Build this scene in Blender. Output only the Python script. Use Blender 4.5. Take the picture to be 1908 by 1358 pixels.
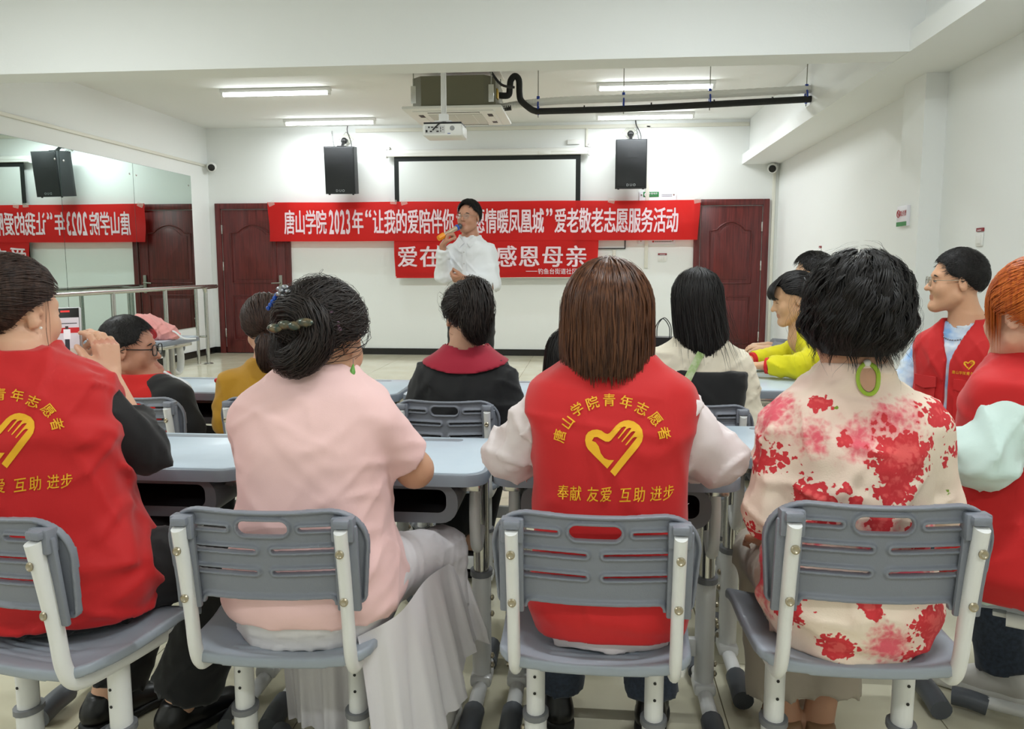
import bpy, bmesh, math, random
import numpy as np
from mathutils import Vector, Matrix
from mathutils.bvhtree import BVHTree

for o in list(bpy.data.objects):
    bpy.data.objects.remove(o)
SC = bpy.context.scene
COL = SC.collection
R_ = math.radians
random.seed(7)
RNG = np.random.default_rng(7)

# ------------------------------------------------------------------ camera, world, exposure
FPX, PITCH, YAW, ROLL, CAMZ = 1520.0, 0.1212, 0.0974, -0.0011, 1.27
cam_data = bpy.data.cameras.new('camera')
cam_data.sensor_fit = 'HORIZONTAL'
cam_data.sensor_width = 36.0
cam_data.lens = 36.0 * FPX / 1908.0
cam_data.clip_start = 0.05
cam_data.clip_end = 100
cam = bpy.data.objects.new('camera', cam_data)
COL.objects.link(cam)
_fw = Vector((-math.sin(YAW) * math.cos(PITCH), math.cos(YAW) * math.cos(PITCH), -math.sin(PITCH)))
_rt = Vector((math.cos(YAW), math.sin(YAW), 0))
_up = _rt.cross(_fw)
_rt2 = _rt * math.cos(ROLL) + _up * math.sin(ROLL)
_up2 = _rt2.cross(_fw)
cam.matrix_world = Matrix(((_rt2.x, _up2.x, -_fw.x, 0), (_rt2.y, _up2.y, -_fw.y, 0), (_rt2.z, _up2.z, -_fw.z, CAMZ), (0, 0, 0, 1)))
SC.camera = cam
world = bpy.data.worlds.new('room_world')
SC.world = world
world.use_nodes = True
world.node_tree.nodes['Background'].inputs[0].default_value = (0.75, 0.85, 1.0, 1)
world.node_tree.nodes['Background'].inputs[1].default_value = 0.0      # closed room, no window in view
SC.view_settings.view_transform = 'Standard'
SC.view_settings.look = 'None'
SC.view_settings.gamma = 1.0
SC.view_settings.use_curve_mapping = False
SC.view_settings.exposure = 0.2
TUBE_W = 26.0          # watts of each fluorescent batten, all alike

# ------------------------------------------------------------------ materials
def lin(c):
    r = []
    for v in c[:3]:
        v = v / 255.0
        r.append(v / 12.92 if v <= 0.04045 else ((v + 0.055) / 1.055) ** 2.4)
    return (r[0], r[1], r[2], 1.0)

MATS = {}
def mat(name, rgb, rough=0.6, metal=0.0, bump=None, vary=None, coat=0.0, sheen=0.0, sss=0.0, emit=None, spec=None, trans=0.0, alpha=None):
    if name in MATS:
        return MATS[name]
    m = bpy.data.materials.new(name)
    m.use_nodes = True
    nt = m.node_tree
    b = nt.nodes['Principled BSDF']
    b.inputs['Base Color'].default_value = lin(rgb)
    b.inputs['Roughness'].default_value = rough
    b.inputs['Metallic'].default_value = metal
    if coat: b.inputs['Coat Weight'].default_value = coat
    if sheen: b.inputs['Sheen Weight'].default_value = sheen
    if spec is not None: b.inputs['Specular IOR Level'].default_value = spec
    if trans: b.inputs['Transmission Weight'].default_value = trans
    if alpha is not None: b.inputs['Alpha'].default_value = alpha
    if sss:
        b.inputs['Subsurface Weight'].default_value = sss
        b.inputs['Subsurface Radius'].default_value = (0.012, 0.005, 0.003)
        b.inputs['Subsurface Scale'].default_value = 1.0
    if emit:
        b.inputs['Emission Color'].default_value = lin(emit[0])
        b.inputs['Emission Strength'].default_value = emit[1]
    if bump or vary:
        tc = nt.nodes.new('ShaderNodeTexCoord')
    if bump:
        sc, st = bump[0], bump[1]
        n = nt.nodes.new('ShaderNodeTexNoise')
        n.inputs['Scale'].default_value = sc
        n.inputs['Detail'].default_value = 4
        if len(bump) > 2:
            mp = nt.nodes.new('ShaderNodeMapping')
            mp.inputs['Scale'].default_value = bump[2]
            nt.links.new(tc.outputs['Object'], mp.inputs[0])
            nt.links.new(mp.outputs[0], n.inputs['Vector'])
        else:
            nt.links.new(tc.outputs['Object'], n.inputs['Vector'])
        bn = nt.nodes.new('ShaderNodeBump')
        bn.inputs['Strength'].default_value = st
        bn.inputs['Distance'].default_value = 0.01
        nt.links.new(n.outputs['Fac'], bn.inputs['Height'])
        nt.links.new(bn.outputs[0], b.inputs['Normal'])
    if vary:     # (rgb2, scale, stretch)
        n = nt.nodes.new('ShaderNodeTexNoise')
        n.inputs['Scale'].default_value = vary[1]
        n.inputs['Detail'].default_value = 5
        mp = nt.nodes.new('ShaderNodeMapping')
        mp.inputs['Scale'].default_value = vary[2] if len(vary) > 2 else (1, 1, 1)
        nt.links.new(tc.outputs['Object'], mp.inputs[0])
        nt.links.new(mp.outputs[0], n.inputs['Vector'])
        rp = nt.nodes.new('ShaderNodeValToRGB')
        rp.color_ramp.elements[0].position = 0.35
        rp.color_ramp.elements[1].position = 0.65
        rp.color_ramp.elements[0].color = lin(rgb)
        rp.color_ramp.elements[1].color = lin(vary[0])
        nt.links.new(n.outputs['Fac'], rp.inputs[0])
        nt.links.new(rp.outputs[0], b.inputs['Base Color'])
    MATS[name] = m
    return m

# ------------------------------------------------------------------ objects and tagging
def empty(name, loc=(0, 0, 0), rz=0.0):
    o = bpy.data.objects.new(name, None)
    o.empty_display_size = 0.1
    o.location = loc
    o.rotation_euler = (0, 0, rz)
    COL.objects.link(o)
    return o

def tag(o, label=None, cat=None, group=None, kind=None):
    if label: o['label'] = label
    if cat: o['category'] = cat
    if group: o['group'] = group
    if kind: o['kind'] = kind
    return o

def thing(name, label, cat, loc=(0, 0, 0), rz=0.0, group=None):
    return tag(empty(name, loc, rz), label, cat, group)

def obj(name, me, parent=None, m=None):
    o = bpy.data.objects.new(name, me)
    COL.objects.link(o)
    if m is not None and not me.materials:
        me.materials.append(m)
    if parent is not None:
        o.parent = parent
    return o

def np_mesh(name, V, F, m=None, smooth=True, mats=None, midx=None):
    """V (n,3), F (k,3|4) -> mesh"""
    V = np.ascontiguousarray(V, dtype=np.float32)
    F = np.ascontiguousarray(F, dtype=np.int32)
    me = bpy.data.meshes.new(name)
    k, s = F.shape
    me.vertices.add(len(V)); me.vertices.foreach_set('co', V.ravel())
    me.loops.add(k * s); me.loops.foreach_set('vertex_index', F.ravel())
    me.polygons.add(k)
    me.polygons.foreach_set('loop_start', np.arange(0, k * s, s, dtype=np.int32))
    if smooth:
        me.polygons.foreach_set('use_smooth', np.ones(k, dtype=bool))
    if mats:
        for x in mats: me.materials.append(x)
        if midx is not None:
            me.polygons.foreach_set('material_index', np.ascontiguousarray(midx, dtype=np.int32))
    elif m is not None:
        me.materials.append(m)
    me.update(calc_edges=True)
    return me

def copy_tree(o, parent=None):
    c = o.copy()
    COL.objects.link(c)
    if parent is not None:
        c.parent = parent
    for ch in list(o.children):
        copy_tree(ch, c)
    return c

class MB:
    """collects bmesh shapes for ONE mesh"""
    def __init__(s):
        s.bm = bmesh.new()
    def box(s, c, d, rot=None, bev=0.0, seg=2):
        M = Matrix.Translation(Vector(c))
        if rot is not None:
            M = M @ (rot if isinstance(rot, Matrix) else Matrix.Rotation(rot, 4, 'Z'))
        g = bmesh.ops.create_cube(s.bm, size=1.0)
        vs = g['verts']
        for v in vs:
            v.co = Vector((v.co.x * d[0], v.co.y * d[1], v.co.z * d[2]))
        if bev > 0:
            es = list({e for v in vs for e in v.link_edges})
            r = bmesh.ops.bevel(s.bm, geom=es, offset=bev, segments=seg, profile=0.5, affect='EDGES')
            vs = list({v for f in r['faces'] for v in f.verts} | {v for v in vs if v.is_valid})
        for v in vs:
            v.co = M @ v.co
        return s
    def cyl(s, p, q, r, r2=None, seg=16, caps=True):
        p, q = Vector(p), Vector(q)
        d = q - p
        g = bmesh.ops.create_cone(s.bm, cap_ends=caps, segments=seg, radius1=r, radius2=r if r2 is None else r2, depth=d.length)
        M = Matrix.Translation((p + q) / 2) @ d.to_track_quat('Z', 'Y').to_matrix().to_4x4()
        for v in g['verts']:
            v.co = M @ v.co
        return s
    def sph(s, c, r, seg=16, rings=10):
        r = (r, r, r) if not hasattr(r, '__len__') else r
        g = bmesh.ops.create_uvsphere(s.bm, u_segments=seg, v_segments=rings, radius=1.0)
        for v in g['verts']:
            v.co = Vector((v.co.x * r[0] + c[0], v.co.y * r[1] + c[1], v.co.z * r[2] + c[2]))
        return s
    def tube(s, pts, r, seg=10, closed=False, caps=True, flat=None):
        pts = [Vector(p) for p in pts]
        n = len(pts)
        rs = r if hasattr(r, '__len__') else [r] * n
        rings = []
        T = []
        for i in range(n):
            if closed:
                t = pts[(i + 1) % n] - pts[i - 1]
            else:
                t = pts[min(i + 1, n - 1)] - pts[max(i - 1, 0)]
            T.append(t.normalized())
        u = T[0].orthogonal().normalized() if flat is None else (Vector(flat[0]) - T[0] * T[0].dot(Vector(flat[0]))).normalized()
        for i in range(n):
            u = (u - T[i] * u.dot(T[i])).normalized()
            w = T[i].cross(u)
            k = 1.0 if flat is None else flat[1]
            rings.append([s.bm.verts.new(pts[i] + (u * math.cos(a) * k + w * math.sin(a)) * rs[i]) for a in [2 * math.pi * j / seg for j in range(seg)]])
        m = n if closed else n - 1
        for i in range(m):
            A, B = rings[i], rings[(i + 1) % n]
            for j in range(seg):
                s.bm.faces.new((A[j], A[(j + 1) % seg], B[(j + 1) % seg], B[j]))
        if caps and not closed:
            s.bm.faces.new(rings[0][::-1]); s.bm.faces.new(rings[-1])
        return s
    def lathe(s, prof, c=(0, 0, 0), seg=24, axis=None):
        M = Matrix.Translation(Vector(c))
        if axis is not None:
            M = M @ Vector(axis).to_track_quat('Z', 'Y').to_matrix().to_4x4()
        rings = []
        for (r, z) in prof:
            rings.append([s.bm.verts.new(M @ Vector((max(r, 1e-5) * math.cos(2 * math.pi * j / seg), max(r, 1e-5) * math.sin(2 * math.pi * j / seg), z))) for j in range(seg)])
        for A, B in zip(rings, rings[1:]):
            for j in range(seg):
                s.bm.faces.new((A[j], A[(j + 1) % seg], B[(j + 1) % seg], B[j]))
        s.bm.faces.new(rings[0][::-1]); s.bm.faces.new(rings[-1])
        return s
    def prism(s, pts, vec, M=None, bev=0.0):
        """polygon pts (3d) extruded along vec"""
        M = M or Matrix.Identity(4)
        vs = [s.bm.verts.new(M @ Vector(p)) for p in pts]
        f = s.bm.faces.new(vs)
        r = bmesh.ops.extrude_face_region(s.bm, geom=[f])
        nv = [e for e in r['geom'] if isinstance(e, bmesh.types.BMVert)]
        dv = M.to_3x3() @ Vector(vec)
        for v in nv: v.co += dv
        if bev:
            es = [e for e in s.bm.edges if all(v in nv for v in e.verts)]
            bmesh.ops.bevel(s.bm, geom=es, offset=bev, segments=2, profile=0.5, affect='EDGES')
        return s
    def build(s, name, m, parent=None, ang=40, recalc=True):
        if recalc:
            bmesh.ops.recalc_face_normals(s.bm, faces=s.bm.faces[:])
        me = bpy.data.meshes.new(name)
        s.bm.to_mesh(me); s.bm.free()
        me.materials.append(m)
        if ang:
            me.polygons.foreach_set('use_smooth', np.ones(len(me.polygons), dtype=bool))
            me.set_sharp_from_angle(angle=R_(ang))
        return obj(name, me, parent)

def bez(P, n=8):
    """Catmull-Rom through points"""
    P = [np.array(p, float) for p in P]
    out = []
    for i in range(len(P) - 1):
        p0, p1, p2, p3 = P[max(i - 1, 0)], P[i], P[i + 1], P[min(i + 2, len(P) - 1)]
        for j in range(n):
            t = j / n
            out.append(0.5 * ((2 * p1) + (p2 - p0) * t + (2 * p0 - 5 * p1 + 4 * p2 - p3) * t * t + (3 * p1 - p0 - 3 * p2 + p3) * t ** 3))
    out.append(P[-1])
    return [tuple(p) for p in out]

# ------------------------------------------------------------------ implicit surfaces (for soft and moulded shapes)
def axis(lo, hi, h, fine=()):
    xs = [lo]
    while xs[-1] < hi:
        s = h
        for (a, b, f) in fine:
            if a - h < xs[-1] < b: s = f
        xs.append(xs[-1] + s)
    return np.array(xs)

def smin(a, b, k):
    if k <= 0: return np.minimum(a, b)
    h = np.clip(0.5 + 0.5 * (b - a) / k, 0, 1)
    return b + (a - b) * h - k * h * (1 - h)

def smax(a, b, k): return -smin(-a, -b, k)

class Field:
    def __init__(s, lo, hi, h, fx=(), fy=(), fz=()):
        s.x = axis(lo[0], hi[0], h, fx); s.y = axis(lo[1], hi[1], h, fy); s.z = axis(lo[2], hi[2], h, fz)
        s.h = h
        s.F = np.full((len(s.x), len(s.y), len(s.z)), 0.3, dtype=np.float32)
    def blk(s, lo, hi):
        sl = []
        for a, l, h in zip((s.x, s.y, s.z), lo, hi):
            i, j = np.searchsorted(a, l), np.searchsorted(a, h)
            if j - i < 1: return None
            sl.append(slice(i, j))
        return tuple(sl), s.x[sl[0]][:, None, None], s.y[sl[1]][None, :, None], s.z[sl[2]][None, None, :]
    def add(s, prim, k=0.0, op='u'):
        fn, lo, hi = prim
        m = k + 3 * s.h
        B = s.blk(np.array(lo) - m, np.array(hi) + m)
        if B is None: return s
        sl, X, Y, Z = B
        d = fn(X, Y, Z).astype(np.float32)
        if op == 'u': s.F[sl] = smin(s.F[sl], d, k)
        elif op == 's': s.F[sl] = smax(s.F[sl], -d, k)
        return s
    def cut(s, fn, k=0.0):
        """keep fn<0"""
        d = fn(s.x[:, None, None], s.y[None, :, None], s.z[None, None, :]).astype(np.float32)
        s.F = smax(s.F, np.broadcast_to(d, s.F.shape), k)
        return s
    def disp(s, fn):
        band = np.abs(s.F) < 0.06
        d = fn(s.x[:, None, None], s.y[None, :, None], s.z[None, None, :])
        s.F = s.F + np.where(band, np.broadcast_to(d, s.F.shape), 0).astype(np.float32)
        return s
    def mesh(s):
        F = s.F
        F[0], F[-1] = .3, .3; F[:, 0], F[:, -1] = .3, .3; F[:, :, 0], F[:, :, -1] = .3, .3
        S = F < 0
        c = np.zeros(tuple(n - 1 for n in F.shape), dtype=np.uint8)
        for dx in (0, 1):
            for dy in (0, 1):
                for dz in (0, 1):
                    c += S[dx:F.shape[0] - 1 + dx, dy:F.shape[1] - 1 + dy, dz:F.shape[2] - 1 + dz]
        act = (c > 0) & (c < 8)
        I, J, K = np.nonzero(act)
        vid = np.full(act.shape, -1, dtype=np.int64)
        vid[I, J, K] = np.arange(len(I))
        P = np.zeros((len(I), 3)); N = np.zeros(len(I))
        ax = (s.x, s.y, s.z)
        for a in range(3):
            o1, o2 = [d for d in range(3) if d != a]
            for u in (0, 1):
                for v in (0, 1):
                    o = [0, 0, 0]; o[o1] = u; o[o2] = v
                    A = (I + o[0], J + o[1], K + o[2])
                    o[a] = 1
                    Bq = (I + o[0], J + o[1], K + o[2])
                    fa, fb = F[A], F[Bq]
                    m = (fa < 0) != (fb < 0)
                    t = np.where(m, fa / np.where(fa == fb, 1, fa - fb), 0)
                    q = np.stack([ax[d][A[d]] for d in range(3)], 1)
                    q[:, a] += t * (ax[a][Bq[a]] - ax[a][A[a]])
                    P[m] += q[m]; N[m] += 1
        P /= np.maximum(N, 1)[:, None]
        Q = []
        for a in range(3):
            o1, o2 = (a + 1) % 3, (a + 2) % 3
            n = F.shape
            sa = [slice(1, n[d] - 1) for d in range(3)]; sb = list(sa)
            sa[a] = slice(0, n[a] - 1); sb[a] = slice(1, n[a])
            A, Bq = S[tuple(sa)], S[tuple(sb)]
            for fl in (0, 1):
                m = (A & ~Bq) if fl == 0 else (~A & Bq)
                G = list(np.nonzero(m))
                for d in range(3):
                    if d != a: G[d] = G[d] + 1
                def cell(u, v):
                    g = [x.copy() for x in G]
                    g[o1] -= u; g[o2] -= v
                    return vid[g[0], g[1], g[2]]
                q = np.stack([cell(1, 1), cell(0, 1), cell(0, 0), cell(1, 0)], 1)
                Q.append(q if fl == 0 else q[:, ::-1])
        Q = np.concatenate(Q)
        return P, Q

def cone(p, q, r1, r2):
    p, q = np.array(p, float), np.array(q, float)
    d = q - p; L = max(d @ d, 1e-12)
    def fn(X, Y, Z):
        h = np.clip(((X - p[0]) * d[0] + (Y - p[1]) * d[1] + (Z - p[2]) * d[2]) / L, 0, 1)
        return np.sqrt((X - p[0] - h * d[0]) ** 2 + (Y - p[1] - h * d[1]) ** 2 + (Z - p[2] - h * d[2]) ** 2) - (r1 + (r2 - r1) * h)
    R = max(r1, r2)
    return fn, np.minimum(p, q) - R, np.maximum(p, q) + R

def ell(c, r, M=None):
    c, r = np.array(c, float), np.array(r, float)
    def fn(X, Y, Z):
        a, b, e = X - c[0], Y - c[1], Z - c[2]
        if M is not None:
            a, b, e = (M[0][0] * a + M[1][0] * b + M[2][0] * e, M[0][1] * a + M[1][1] * b + M[2][1] * e, M[0][2] * a + M[1][2] * b + M[2][2] * e)
        k0 = np.sqrt((a / r[0]) ** 2 + (b / r[1]) ** 2 + (e / r[2]) ** 2)
        k1 = np.sqrt((a / r[0] ** 2) ** 2 + (b / r[1] ** 2) ** 2 + (e / r[2] ** 2) ** 2)
        return k0 * (k0 - 1) / np.maximum(k1, 1e-6)
    R = r if M is None else np.full(3, r.max())
    return fn, c - R, c + R

def folds(seed, amp, wl=(0.05, 0.12), n=7, stretch=(1, 1, 1), warp=0.25):
    g = np.random.default_rng(seed)
    W = []
    for _ in range(n):
        d = g.normal(size=3) * np.array(stretch); d /= np.linalg.norm(d)
        w = 2 * np.pi / g.uniform(*wl)
        W.append((d * w, g.uniform(0, 6.28), g.normal(size=3) * 9, g.uniform(0, 6.28), g.uniform(.5, 1)))
    def fn(X, Y, Z):
        t = 0
        for d, p, e, q, a in W:
            wv = warp * 6 * np.sin(e[0] * X + e[1] * Y + e[2] * Z + q)
            s = np.sin(.5 * (d[0] * X + d[1] * Y + d[2] * Z) + p + wv)
            mk = np.clip(np.sin(e[1] * 1.3 * X + e[2] * 1.3 * Y + e[0] * 1.3 * Z + 2 * q) * 1.4 + .1, 0, 1)
            t = t + a * mk * (np.exp(-(s * 3.0) ** 2) * 1.7 - .35)
        return -amp * t
    return fn

# ------------------------------------------------------------------ lettering
_GL = {}
def glyph(ch, bold=0.0):
    """mesh data of one character: verts in em units, origin at its lower left box corner"""
    key = (ch, bold)
    if key in _GL: return _GL[key]
    cu = bpy.data.curves.new('glyph', 'FONT')
    cu.body = ch; cu.size = 1.0; cu.resolution_u = 2; cu.offset = bold
    o = bpy.data.objects.new('glyph', cu)
    COL.objects.link(o)
    bpy.context.view_layer.update()
    me = o.to_mesh()
    me.calc_loop_triangles()
    V = np.array([v.co[:2] for v in me.vertices]) if len(me.vertices) else np.zeros((0, 2))
    F = np.array([t.vertices[:] for t in me.loop_triangles], dtype=int) if len(me.loop_triangles) else np.zeros((0, 3), int)
    o.to_mesh_clear()
    bpy.data.objects.remove(o); bpy.data.curves.remove(cu)
    _GL[key] = (V, F)
    return V, F

def fill2d(polys):
    """2D polygons (outer + holes) -> verts, tris"""
    cu = bpy.data.curves.new('fill', 'CURVE')
    cu.dimensions = '2D'; cu.fill_mode = 'BOTH'
    for P in polys:
        sp = cu.splines.new('POLY'); sp.points.add(len(P) - 1)
        for pt, p in zip(sp.points, P): pt.co = (p[0], p[1], 0, 1)
        sp.use_cyclic_u = True
    o = bpy.data.objects.new('fill', cu); COL.objects.link(o)
    bpy.context.view_layer.update()
    me = o.to_mesh(); me.calc_loop_triangles()
    V = np.array([v.co[:2] for v in me.vertices]); F = np.array([t.vertices[:] for t in me.loop_triangles])
    o.to_mesh_clear(); bpy.data.objects.remove(o); bpy.data.curves.remove(cu)
    return V, F

def boxed(ch, x0, y0, w, h, bold=0.03, rot=0.0, shear=0.0):
    """glyph fitted in the box centred x0,y0 of size w,h (its em box is 0..1 by -.12...88)"""
    V, F = glyph(ch, bold)
    if len(V) == 0: return V, F
    U = V.copy()
    if ord(ch) > 0x2e80:
        U = U - np.array([0.5, 0.38])
    else:
        U = U - (U.max(0) + U.min(0)) / 2
    U = U * np.array([w, h])
    U[:, 0] += shear * U[:, 1]
    c, s = math.cos(rot), math.sin(rot)
    U = np.stack([U[:, 0] * c - U[:, 1] * s + x0, U[:, 0] * s + U[:, 1] * c + y0], 1)
    return U, F

def heavy(ch, x0, y0, w, h, d=.022, **k):
    """bold strokes: the glyph laid three times a hair apart"""
    return [boxed(ch, x0 + q * d * w, y0 + r * d * h, w, h, 0.0, **k) for q, r in ((-1, -.4), (0, .5), (1, -.4), (-.5, .3), (.5, .3))]

def merge2d(parts):
    Vs, Fs, n = [], [], 0
    for V, F in parts:
        if len(V) == 0: continue
        Vs.append(V); Fs.append(F + n); n += len(V)
    return np.concatenate(Vs), np.concatenate(Fs)

def flat_print(name, parts, m, parent, fn):
    """fn maps (u,v)->(x,y,z)"""
    V, F = merge2d(parts)
    P = np.array([fn(u, v) for u, v in V])
    P[:, 1] -= np.concatenate([np.full(len(q[0]), .00025 * (i % 5)) for i, q in enumerate([q for q in parts if len(q[0])])])
    return obj(name, np_mesh(name, P, F, m, smooth=False), parent)
# ================================================================== THE ROOM
XL, XR, YF, YN, ZC = -5.48, 2.473, 11.42, -3.2, 3.196
M_WALL = mat('wall_paint', (237, 239, 237), 0.75, bump=(60, 0.05))
M_CEIL = mat('ceiling_paint', (237, 238, 235), 0.8, bump=(40, 0.04))
M_WHITE = mat('white_plastic', (232, 232, 228), 0.4)
M_TRUNK = mat('trunking_pvc', (226, 224, 212), 0.5)
M_BLACK = mat('black_plastic', (14, 14, 15), 0.45)
M_STEEL = mat('steel', (196, 196, 192), 0.22, 1.0)
M_GALV = mat('galvanised', (150, 150, 140), 0.45, 0.6)
M_SKIRT = mat('black_skirting', (16, 15, 15), 0.25)

def struct(name, mb, m, parent=None, label=None, ang=40):
    o = mb.build(name, m, parent, ang)
    if parent is None:
        tag(o, label, None, None, 'structure')
    return o

struct('wall_far', MB().box(((XL + XR) / 2, YF + .1, ZC / 2), (XR - XL + .4, .2, ZC)), M_WALL, label='white far wall carrying the banners and the screen')
struct('wall_left', MB().box((XL - .1, (YF + YN) / 2, ZC / 2), (.2, YF - YN, ZC)), M_WALL, label='white side wall behind the mirror panels')
struct('wall_right', MB().box((XR + .1, (YF + YN) / 2, ZC / 2), (.2, YF - YN, ZC)), M_WALL, label='plain white side wall with the pilaster')
struct('wall_rear', MB().box(((XL + XR) / 2, YN - .1, ZC / 2), (XR - XL + .4, .2, ZC)), M_WALL, label='plain white rear wall of the hall')
struct('ceiling', MB().box(((XL + XR) / 2, (YF + YN) / 2, ZC + .1), (XR - XL + .4, YF - YN + .4, .2)), M_CEIL, label='white painted ceiling')

# floor: grout bed with loose-laid glossy tiles
def floor_mat():
    m = mat('floor_tile', (206, 200, 174), 0.12, spec=0.5)
    nt = m.node_tree; b = nt.nodes['Principled BSDF']
    tc = nt.nodes.new('ShaderNodeTexCoord'); oi = nt.nodes.new('ShaderNodeObjectInfo')
    n = nt.nodes.new('ShaderNodeTexNoise'); n.inputs['Scale'].default_value = 2.2; n.inputs['Detail'].default_value = 6
    ad = nt.nodes.new('ShaderNodeVectorMath'); ad.operation = 'ADD'
    nt.links.new(tc.outputs['Object'], ad.inputs[0]); nt.links.new(oi.outputs['Location'], ad.inputs[1])
    nt.links.new(ad.outputs[0], n.inputs['Vector'])
    rp = nt.nodes.new('ShaderNodeValToRGB')
    rp.color_ramp.elements[0].color = lin((198, 191, 164)); rp.color_ramp.elements[1].color = lin((216, 211, 188))
    rp.color_ramp.elements[0].position = .3; rp.color_ramp.elements[1].position = .7
    nt.links.new(n.outputs['Fac'], rp.inputs[0]); nt.links.new(rp.outputs[0], b.inputs['Base Color'])
    return m
M_TILE = floor_mat()
M_GROUT = mat('grout', (120, 108, 84), 0.9)
flo = struct('floor', MB().box(((XL + XR) / 2, (YF + YN) / 2, -.066), (XR - XL + .4, YF - YN + .4, .12)), M_GROUT, label='beige glossy tiled floor')
xs = sorted({XL, XR} | {round(.39 + .6 * k, 4) for k in range(-12, 6) if XL < .39 + .6 * k < XR})
ys = [y for y in [round(.74 + .6 * k, 4) for k in range(0, 20)] if y < YF] + [YF]
_tm = {}
def tile_mesh(w, d):
    k = (round(w, 3), round(d, 3))
    if k not in _tm:
        o = MB().box((0, 0, -.004), (w - .003, d - .003, .008), bev=.0008, seg=1).build('tile', M_TILE)
        _tm[k] = o.data; bpy.data.objects.remove(o)
    return _tm[k]
for a, b2 in zip(xs, xs[1:]):
    for c, d in zip([YN] + ys, ys):
        if c == YN: d2, c2 = d, c
        else: c2, d2 = c, d
        t = obj('tile', tile_mesh(b2 - a, d2 - c2), flo)
        t.location = ((a + b2) / 2, (c2 + d2) / 2, random.uniform(-.0003, .0003))

# skirting
sk = []
for (n, c, d) in (('baseboard_far', ((XL + XR) / 2, YF - .006, .045), (XR - XL, .012, .09)), ('baseboard_left', (XL + .006, (YF + YN) / 2, .045), (.012, YF - YN, .09)), ('baseboard_right', (XR - .006, (YF + YN) / 2, .045), (.012, YF - YN, .09))):
    struct(n, MB().box(c, d), M_SKIRT, label='low black tile skirting along the wall')

# cross beam, bulkhead and slab on the right, pilaster
struct('ceiling_beam', MB().box(((XL + 2.07) / 2, 5.72, (2.61 + ZC) / 2), (2.07 - XL, .27, ZC - 2.61)), M_WALL, label='deep white beam crossing the hall')
struct('bulkhead', MB().box(((2.07 + XR) / 2, (YF + YN) / 2, (2.70 + ZC) / 2), (XR - 2.07, YF - YN, ZC - 2.70)), M_WALL, label='white boxed bulkhead above the ledge')
struct('bulkhead_ledge', MB().box(((1.983 + XR) / 2, (YF + YN) / 2, 2.672), (XR - 1.983, YF - YN, .13)), M_WALL, label='projecting white ledge running along the wall')
struct('pilaster', MB().box(((2.322 + XR) / 2, 6.39, 1.31), (XR - 2.322, .41, 2.62)), M_WALL, label='white pilaster against the side wall')

# cable trunking
def trim(n, c, d, label):
    struct('trim_%d' % n, MB().box(c, d, bev=.003), M_TRUNK, label=label)
trim(1, (-.62, YF - .012, 3.13), (5.36, .024, .05), 'cream cable trunking along the top of the far wall')
trim(2, (.735, YF - .012, 2.18), (.05, .024, 1.9), 'vertical cable trunking behind the hanging loudspeaker')
trim(3, (-.09, YF - .012, 2.99), (.03, .02, .24), 'short cable trunking above the screen case')
trim(4, (.30, YF - .012, 1.1), (.045, .02, .76), 'short cable trunking below the framed white board')
trim(5, (2.41, YF - .012, 1.3), (.04, .024, 2.6), 'vertical trunking in the corner beside the door')
trim(6, (XL + .012, 8.0, 2.67), (.024, 6.7, .035), 'cable trunking running above the mirror panels')
trim(7, (-.95, 8.2, ZC - .012), (.04, 1.1, .022), 'cable trunking on the ceiling by the air conditioner')

# ------------------------------------------------------------------ doors
def wood_mat():
    m = mat('mahogany', (112, 34, 36), 0.35)
    nt = m.node_tree; b = nt.nodes['Principled BSDF']
    tc = nt.nodes.new('ShaderNodeTexCoord'); mp = nt.nodes.new('ShaderNodeMapping')
    mp.inputs['Scale'].default_value = (14, 14, .9)
    n = nt.nodes.new('ShaderNodeTexNoise'); n.inputs['Scale'].default_value = 3; n.inputs['Detail'].default_value = 7; n.inputs['Distortion'].default_value = .6
    rp = nt.nodes.new('ShaderNodeValToRGB')
    rp.color_ramp.elements[0].color = lin((78, 24, 24)); rp.color_ramp.elements[1].color = lin((110, 40, 38))
    rp.color_ramp.elements[0].position = .35; rp.color_ramp.elements[1].position = .68
    nt.links.new(tc.outputs['Object'], mp.inputs[0]); nt.links.new(mp.outputs[0], n.inputs['Vector'])
    nt.links.new(n.outputs['Fac'], rp.inputs[0]); nt.links.new(rp.outputs[0], b.inputs['Base Color'])
    return m
M_WOOD = wood_mat()
def arch(x0, x1, z0, z1, rise, n=14):
    P = [(x0, 0, z0), (x1, 0, z0), (x1, 0, z1)]
    sh = (x1 - x0) * .16
    xs_ = np.linspace(x1 - sh, x0 + sh, n)
    P.append((x1 - sh * .5, 0, z1 + rise * .06))
    for x in xs_:
        t = (x - (x0 + sh)) / (x1 - x0 - 2 * sh)
        P.append((x, 0, z1 + rise * (.12 + .88 * math.sin(math.pi * t) ** .8)))
    P.append((x0 + sh * .5, 0, z1 + rise * .06)); P.append((x0, 0, z1))
    return P
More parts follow.
